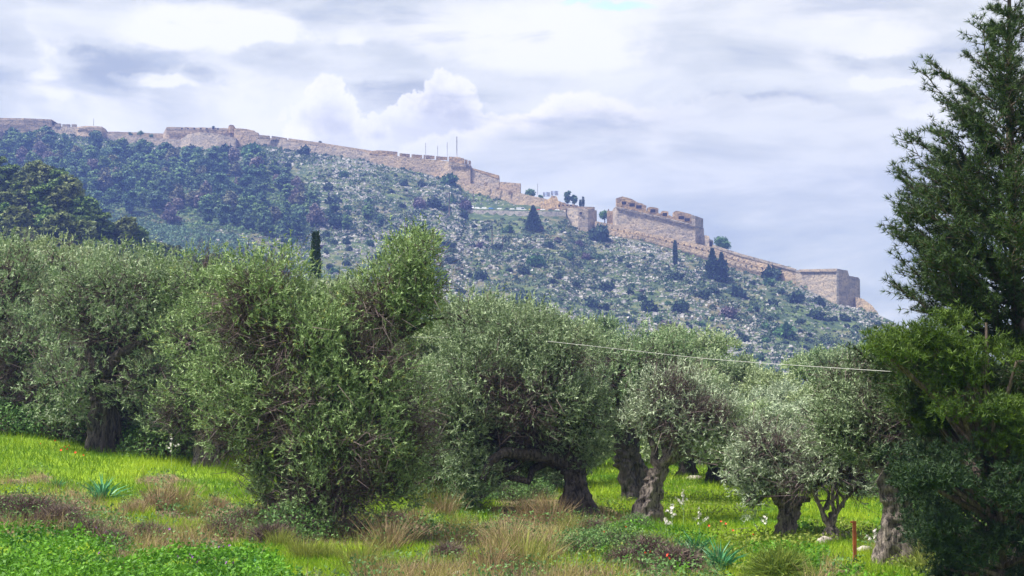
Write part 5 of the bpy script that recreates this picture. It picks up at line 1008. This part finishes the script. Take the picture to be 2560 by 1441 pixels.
# clover-like cover bottom left, also patches on the right
P, r = screen_ground(60000, 901, 16, 32, -80, 900); X, Yp = proj(P); k = inpoly(X, Yp + (fbm(P[:, 0], P[:, 1], None, 3, 2) - .5) * 60, CL); P = P[k]
P2, r2 = screen_ground(60000, 902, 20, 60, 1500, 2300); X2, Y2 = proj(P2); k2 = ~dryness(P2) & (fbm(P2[:, 0] / 1.2, P2[:, 1] / 2, None, 60, 2) > .5); P = np.concatenate([P, P2[k2][:22000]]); n = len(P)
bmp = fbm(P[:, 0] / .45, P[:, 1] / .45, None, 77, 2); P = P + np.stack([np.zeros(n), np.zeros(n), (bmp * .34) * (P[:, 1] < 34) * r.uniform(.3, 1, n) + r.uniform(0, .07, n)], -1)
a = unit(r.normal(size=(n, 3)) * [1, 1, .8]) * .019 * r.uniform(.6, 1.5, (n, 1)); c = unit(np.cross(a, r.normal(size=(n, 3)) * .8 + [0, 0, 1])) * .04; tint = np.clip(bmp * 1.2 - .5 + r.random(n) * .7, 0, 1)
me = tri_mesh('clover_leaves', np.concatenate([np.stack([P - a, P + a, P + c], 1), np.stack([P + a * .8, P - a * .8, P - c + [0, 0, .01]], 1)]), M_clover, np.concatenate([tint, tint]))
tag(link('ground_cover', me), 'low bright green clover-like cover along the bottom left and among the grass', 'ground cover', kind='stuff')
# dry undergrowth over the bank
P, r = screen_ground(170000, 903, 18.5, 42); dr = dryness(P); P = P[dr]; n = len(P); typ = fbm(P[:, 0] / .9, P[:, 1] / 1.5, None, 81, 3); X, Yp = proj(P)
isg = typ + r.normal(size=n) * .06 > .57
def put_blades(sel, mat, hr, w, lean, name, lb, cat):
    Q = P[sel]; m = len(Q); T1, T2 = blades(Q, r, r.uniform(*hr, m) * (.6 + typ[sel]), np.full(m, w), lean); T = np.stack([T1[:, 0], T1[:, 1], T2[:, 2]], 1)
    tag(link(name, tri_mesh(name + '_blades', T, mat, np.clip(typ[sel] + r.normal(size=m) * .25, 0, 1))), lb, cat, kind='stuff')
u = r.random(n); put_blades(isg & (u < .55), M_dry, (.12, .5), .011, .4, 'dry_grass', 'straw-coloured dry grass along the bank at the bottom', 'dry grass')
put_blades(isg & (u >= .55), M_dryg, (.1, .38), .012, .35, 'half_dry_grass', 'yellow-green half-dry grass mixed into the bank', 'grass')
put_blades(~isg & (u < .55), M_brush, (.1, .42), .012, .9, 'dead_undergrowth', 'tangled grey-brown dead stems on the bank', 'undergrowth')
sel = ~isg & (u >= .55); Q = P[sel]; m = len(Q); Q = Q + np.stack([np.zeros(m), np.zeros(m), r.uniform(0, .3, m)], -1); a = unit(r.normal(size=(m, 3))) * .02; c = unit(np.cross(a, r.normal(size=(m, 3)))) * .06
tag(link('herbs', tri_mesh('herb_leaves', np.stack([Q - a, Q + a, Q + c], 1), M_herb)), 'dull green low herbs growing through the dead stems', 'herbs', kind='stuff')
# individual tufts and shrubs
def tuft_mesh(seed, mat, n, h, spread, lean, w):
    r = np.random.default_rng(seed); P = np.stack([r.normal(size=n) * spread, r.normal(size=n) * spread, np.zeros(n) - .03], -1); out = unit(P * [1, 1, 0] + 1e-4)
    d = unit(out * np.abs(r.normal(size=(n, 1))) * lean + [0, 0, 1] + r.normal(size=(n, 3)) * .12); L = h * r.uniform(.5, 1.1, n)[:, None]; s = unit(np.cross(d, r.normal(size=(n, 3)))) * w * .5
    m1 = P + d * L * .55; d2 = unit(d + out * .5 * lean - [0, 0, .25 * lean]); tip = m1 + d2 * L * .5
    return tri_mesh('tuft_blades', np.concatenate([np.stack([P - s, P + s, m1 + s], 1), np.stack([P - s, m1 + s, m1 - s], 1), np.stack([m1 - s, m1 + s, tip], 1)]), mat, np.tile(r.random(n), 3))
def shrub_mesh(seed, mat, n, leaf=None, nleaf=0, rz=.75):
    r = np.random.default_rng(seed); d = unit(r.normal(size=(n, 3))); d[:, 2] = np.abs(d[:, 2]) + .1; d = unit(d); A = d * r.uniform(0, .6, (n, 1)) * [1, 1, rz]; B = A + unit(d + r.normal(size=(n, 3)) * .55) * r.uniform(.2, .45, (n, 1)) * [1, 1, rz]; s = unit(np.cross(B - A, r.normal(size=(n, 3)))) * .009
    T = np.stack([A - s, A + s, B], 1); ex = None
    if leaf:
        dl = unit(r.normal(size=(nleaf, 3))); dl[:, 2] = np.abs(dl[:, 2]); Q = dl * r.uniform(.45, 1, (nleaf, 1)) * [1, 1, rz]; a = unit(r.normal(size=(nleaf, 3))) * .022; c = unit(np.cross(a, r.normal(size=(nleaf, 3)))) * .06; ex = [(leaf, np.stack([Q - a, Q + a, Q + c], 1))]
    return tri_mesh('shrub_twigs', T, mat, None, ex)
dt = [tuft_mesh(700 + i, (M_dry, M_dry, M_dryg)[i], 260, .8, .16, .6, .009) for i in range(3)]; gt = [tuft_mesh(705 + i, M_dryg, 380, .6, .14, .5, .011) for i in range(2)]
sq = tuft_mesh(710, M_squill, 75, .62, .05, .9, .035); bs = [shrub_mesh(720 + i, M_brush, 2600, M_herb if i % 2 else None, 500) for i in range(4)]; hs = [shrub_mesh(730, M_brush, 900, M_herb, 2600)]
br_ = shrub_mesh(740, M_broom, 5200, None, 0, .8)
def plant(me, px, py, s, nm, label, cat, group=None, Y=None, sz=None):
    if Y is None:
        Pq, ok = hit(px, py, 14, 110, 500); p = Pq[0] if ok[0] else gpt(px, 22)
    else: p = gpt(px, Y)
    o = link(nm, me, loc=tuple(p)); o.scale = (s, s, sz or s); o.rotation_euler = (0, 0, px * .37 % 6.28); tag(o, label, cat, group); return o
plant(sq, 255, 1252, 1.0, 'asphodel_clump', 'dark green strap-leaved clump standing alone in the left meadow', 'plant')
plant(sq, 140, 1222, .5, 'asphodel_clump', 'small blue-green strap-leaved clump behind the brown shrub at the left', 'plant')
plant(sq, 1740, 1395, .85, 'asphodel_clump', 'strap-leaved clump at the bottom right of the dead brush', 'plant', 'strap-leaved clumps'); plant(sq, 1800, 1425, .9, 'asphodel_clump', 'strap-leaved clump right beside the broom bush', 'plant', 'strap-leaved clumps')
plant(sq, 1700, 1375, .5, 'asphodel_clump', 'smallest strap-leaved clump, left of the others near the broom bush', 'plant'); plant(sq, 640, 1435, .5, 'asphodel_clump', 'pale strap leaves at the bottom edge below the central olive', 'plant'); plant(sq, 290, 1415, .35, 'asphodel_clump', 'small grassy clump in the clover at the bottom left', 'plant')
plant(br_, 1945, 1452, .80, 'broom_bush', 'dense olive-green broom bush at the bottom right', 'bush', Y=25, sz=.92); plant(br_, 1860, 1452, .32, 'broom_bush', 'small reddish-green broom beside the big broom bush', 'bush', Y=24)
DT = [(400, 1275, 1.1, 'wide tan dry-grass tuft right of the dark strap-leaved clump'), (450, 1262, 1.0, 'tan dry-grass tuft behind the wide one in the left meadow'), (480, 1290, .8, 'low tan tuft at the right foot of the left meadow tufts'), (340, 1290, .7, 'short tan tuft left of the wide one'),
      (545, 1270, .6, 'small straw tuft before the far meadow strip'), (1075, 1270, 1.3, 'tall straw tuft between the central olive and the bough tree'), (1110, 1290, 1.0, 'straw tuft right of the tallest straw tuft'), (1040, 1310, .9, 'straw tuft at the right foot of the central olive'), (1150, 1330, .8, 'leaning straw tuft in front of the green gap'),
      (1330, 1300, 1.1, 'straw tuft left before the pale flared olive foot'), (1380, 1310, 1.2, 'golden straw tuft right under the flared olive foot'), (1430, 1330, .8, 'straw tuft before the stump olive'), (1500, 1290, .6, 'low straw tuft between two trunks'), (1270, 1380, 1.2, 'big golden tuft at the bottom centre'),
      (1310, 1420, 1.2, 'golden tuft cut by the bottom edge right of centre'), (1230, 1430, 1.0, 'golden tuft cut by the bottom edge near centre'), (970, 1380, 1.1, 'long bent straw tuft below the central olive'), (900, 1420, 1.0, 'straw tuft at the bottom edge left of centre'), (1370, 1400, .9, 'orange-brown straw tuft near the dead brush'),
      (700, 1370, .8, 'yellow tuft left in front of the central trunk'), (760, 1400, .9, 'yellow-green tuft in front of the central trunk'), (820, 1400, .7, 'sparse yellow tuft right before the central trunk'), (310, 1425, .6, 'brown tuft in the clover at the bottom'), (280, 1100, .8, 'tall dry tuft in the shade under the dark forked olive'), (330, 1115, .8, 'dry tuft right of the black trunk foot'),
      (2300, 1400, .8, 'brown grass tuft at the right foot of the old olive'), (2330, 1430, .9, 'brown grass tuft at the bottom edge by the thicket'), (520, 1140, .6, 'dry tuft at the foot of the thin light green olive'), (640, 1330, .7, 'dry tuft in the shade left of the central trunk')]
for i, (x, y, s, lb) in enumerate(DT): plant(dt[i % 3] if i not in (19, 20, 21) else gt[i % 2], x, y, s * .8, 'grass_tuft', lb, 'grass tuft', 'dry grass tufts on the bank')
BS = [(20, 1290, 1.0, 'brown twiggy shrub at the left edge of the bank'), (80, 1300, 1.1, 'highest purple-brown shrub on the left bank'), (150, 1320, 1.0, 'grey-brown shrub right of the highest left one'), (215, 1345, .8, 'low brown shrub below the dark strap-leaved clump'), (280, 1365, .7, 'low greyish shrub below the left tufts'), (370, 1350, .7, 'small dark shrub in the middle of the left bank'),
      (620, 1320, .9, 'dark shrub left beneath the central olive'), (560, 1340, .8, 'brown shrub left of the dark one under the central olive'), (680, 1360, .9, 'shaded shrub touching the central trunk'), (900, 1350, .8, 'dark shrub right beneath the central olive'), (980, 1310, .7, 'low shrub at the edge of the central canopy'), (1450, 1390, .9, 'greenish brush at the bottom right of centre'),
      (1540, 1380, 1.0, 'green-grey brush below the stump olive'), (1620, 1400, 1.0, 'mauve dead brush beside the red poppies'), (1690, 1420, .9, 'purple-brown dead brush at the bottom left of the strap leaves'), (1560, 1420, .8, 'dark brush at the bottom edge left of the poppies'), (1120, 1400, .7, 'sparse brown brush behind the square pale stone'), (1480, 1330, .7, 'grey shrub before the stump olive'), (1590, 1320, .6, 'dark green shrub right at the stump foot')]
for i, (x, y, s, lb) in enumerate(BS): plant(hs[0] if 'green' in lb else bs[i % 4], x, y, s * .75, 'dead_shrub', lb, 'shrub', 'brown shrubs on the bank')
for i, (x, y, s, lb) in enumerate(((735, 1345, .9, 'leafy undergrowth hugging the foot of the central trunk'), (320, 1090, .8, 'dark leafy undergrowth by the black trunk'), (160, 1080, .9, 'dark leafy undergrowth left of the black trunk'), (400, 1120, .8, 'dark leafy undergrowth right of the black trunk'), (1260, 1250, .8, 'dark leafy undergrowth beneath the arching bough'), (1340, 1245, .7, 'leafy undergrowth between arching bough and flared trunk'))): plant(hs[0], x, y, s, 'undergrowth_shrub', lb, 'shrub', 'leafy undergrowth under the olives')
ur = np.random.default_rng(55)
for k in range(17):
    px = -50 + k * 36; o = plant(hs[0] if k % 3 else bs[1], px, 0, ur.uniform(1.2, 1.7), 'undergrowth_shrub', ('dark leafy' if k % 3 else 'twiggy brown') + ' undergrowth mass under the ' + ('edge tree' if px < 130 else 'dark forked olive' if px < 400 else 'thin light green olive') + ', ' + ('left end' if px % 270 < 90 else 'middle' if px % 270 < 180 else 'right end') + ' of its row', 'shrub', 'shady undergrowth at the back of the left meadow', Y=47.5 + ur.uniform(-.8, 1.2) - (px > 400) * 1.5)
for k, (px, Y_) in enumerate(((1080, 42), (1140, 41), (1210, 43), (1290, 46), (1370, 48), (2320, 30), (2400, 29), (2300, 40), (2200, 44))):
    plant(hs[0], px, 0, 1.1, 'undergrowth_shrub', ('leafy shade undergrowth left of the arching bough', 'leafy shade undergrowth under the left half of the bough tree', 'leafy undergrowth in front of the arching bough foot', 'leafy undergrowth seen through the arch', 'leafy undergrowth left of the flared trunk', 'leafy undergrowth right of the old knotted trunk', 'leafy undergrowth where the thicket begins', 'leafy undergrowth behind the old trunk, right side', 'leafy undergrowth behind the old trunk, left side')[k], 'shrub', 'leafy undergrowth under the olives', Y=Y_)
# asphodels in flower
def asphodel(px, base, top, label, seed, n=26):
    Pq, ok = hit(px, base, 14, 110, 500); p = Pq[0]; c = at(px, top, p[1]); h = c[2] - p[2]; t = thing('asphodel', tuple(p), label, 'flower', 'white asphodels in flower'); r = np.random.default_rng(seed)
    mb = MB(); mb.tube([(0, 0, -.02), (.02, 0, h * .5), (0, 0, h)], [.008, .007, .003], 5); stems = [((0, 0, h * .45), (0, 0, h))]
    for k in range(3): a = r.uniform(0, 6.28); e = (math.cos(a) * .18, math.sin(a) * .18, h * r.uniform(.6, .8)); mb.tube([(0, 0, h * .4), e], .005, 4); stems.append((np.array((0, 0, h * .5)) * .5 + np.array(e) * .5, e))
    mb.obj('stem', M_stem, t); me = None
    for k in range(n):
        s0, s1 = stems[0] if k % 2 else stems[int(r.integers(len(stems)))]; f = r.random(); q = np.array(s0) * (1 - f) + np.array(s1) * f + r.normal(size=3) * .015
        if me is None:
            m2 = MB(); 
            for i in range(6): a = i * 1.047; m2.add([(0, 0, 0), (math.cos(a - .3) * .022, math.sin(a - .3) * .022, .006), (math.cos(a) * .04, math.sin(a) * .04, .012), (math.cos(a + .3) * .022, math.sin(a + .3) * .022, .006)], [(0, 1, 2, 3)])
            o = m2.obj('blossom', M_petal_w, t); me = o.data
        else: o = link('blossom', me, t)
        o.location = tuple(q); o.rotation_euler = (r.uniform(.7, 1.6), 0, r.uniform(0, 6.28))
asphodel(1708, 1310, 1225, 'tallest white asphodel in the right meadow', 1, 34); asphodel(1680, 1320, 1262, 'white asphodel left of the tallest one', 2); asphodel(1664, 1335, 1292, 'short white asphodel leftmost of the right meadow group', 3); asphodel(1748, 1345, 1270, 'dry cream asphodel right of the white group', 4, 30); asphodel(428, 1170, 1085, 'cream asphodel stalk in front of the shade under the left olives', 5, 24)
asphodel(2190, 1385, 1325, 'white asphodel between the rusty post and the old olive', 6, 22); asphodel(1914, 1330, 1290, 'small white asphodel left of the hollow trunk', 7, 10)
# poppies and purple flowers
m2 = MB()
for i in range(4): a = i * 1.571; m2.add([(0, 0, 0), (math.cos(a - .7) * .045, math.sin(a - .7) * .045, .02), (math.cos(a) * .055, math.sin(a) * .055, .035), (math.cos(a + .7) * .045, math.sin(a + .7) * .045, .02)], [(0, 1, 2, 3)])
def flower(px, py, mat, nm, label, group, h=.3, s=1.0):
    Pq, ok = hit(px, py + h * 4000 / 30 * .9 * .5, 14, 110, 500); p = Pq[0]; t = thing(nm, tuple(p), label, 'flower', group); mb = MB(); mb.tube([(0, 0, 0), (.02, 0, h)], .005, 4); mb.obj('stem', M_stem, t)
    o = link('petals', flower.m[mat.name], t); o.location = (.02, 0, h); o.rotation_euler = (1.0, .2, px % 6); o.scale = (s * .45,) * 3
flower.m = {}
for mt in (M_petal_r, M_petal_p):
    me = bpy.data.meshes.new('petals'); me.from_pydata(m2.v, [], m2.f); me.materials.append(mt); flower.m[mt.name] = me
for i, (x, y) in enumerate(((98, 1122), (160, 1130), (170, 1126), (166, 1136), (150, 1137), (186, 1143), (205, 1150), (492, 1146), (136, 1113))): flower(x, y, M_petal_r, 'poppy', 'orange-red poppy in the bright grass below the left olives', 'poppies in the left meadow', .3, 1.3)
for i, (x, y) in enumerate(((1562, 1335), (1508, 1350), (1610, 1408), (1624, 1406), (1648, 1420), (1667, 1415), (1672, 1428), (1669, 1424))): flower(x, y, M_petal_r, 'poppy', 'red poppy among the dead brush below the stump olive', 'poppies in the dead brush', .25, 1.2)
for i, (x, y) in enumerate(((1800, 1318), (1812, 1322), (1830, 1340), (1880, 1352), (1770, 1330))): flower(x, y, M_petal_r, 'poppy', 'small red poppy in the open right meadow', 'poppies in the right meadow', .2, 1.0)
for i, (x, y) in enumerate(((260, 1352), (142, 1308), (245, 1412), (440, 1418), (446, 1412), (470, 1414), (475, 1420), (545, 1392), (556, 1390), (570, 1388), (515, 1392), (490, 1434), (563, 1436), (580, 1438), (420, 1345), (235, 1342))):
    flower(x, y, M_petal_p, 'purple_flower', 'purple wild flower in the clover at the bottom left' if y > 1360 else 'purple wild flower at the lower edge of the left shrubs', 'purple flowers in the clover' if y > 1360 else 'purple flowers below the shrubs', .22, 1.0)

# ------------------------------------------------------------------ haze
m, q, out = mat_new('haze_air'); pv = q.n('ShaderNodeVolumePrincipled'); pv.inputs['Color'].default_value = (.23, .36, 1, 1); pv.inputs['Density'].default_value = .00034; pv.inputs['Anisotropy'].default_value = .2
q.put(out.inputs['Volume'], pv.outputs[0])
mb = MB(); mb.box((0, 0, 92), (2640, 2640, 196)); zb = GV[:, 2].min(); o = mb.obj('haze', m); o['kind'] = 'stuff'
print('zmin', zb, 'zmax', GV[:, 2].max(), 'tris', sum(sum(len(p.vertices) - 2 for p in me.polygons) if len(me.polygons) < 3000 else len(me.polygons) for me in bpy.data.meshes))
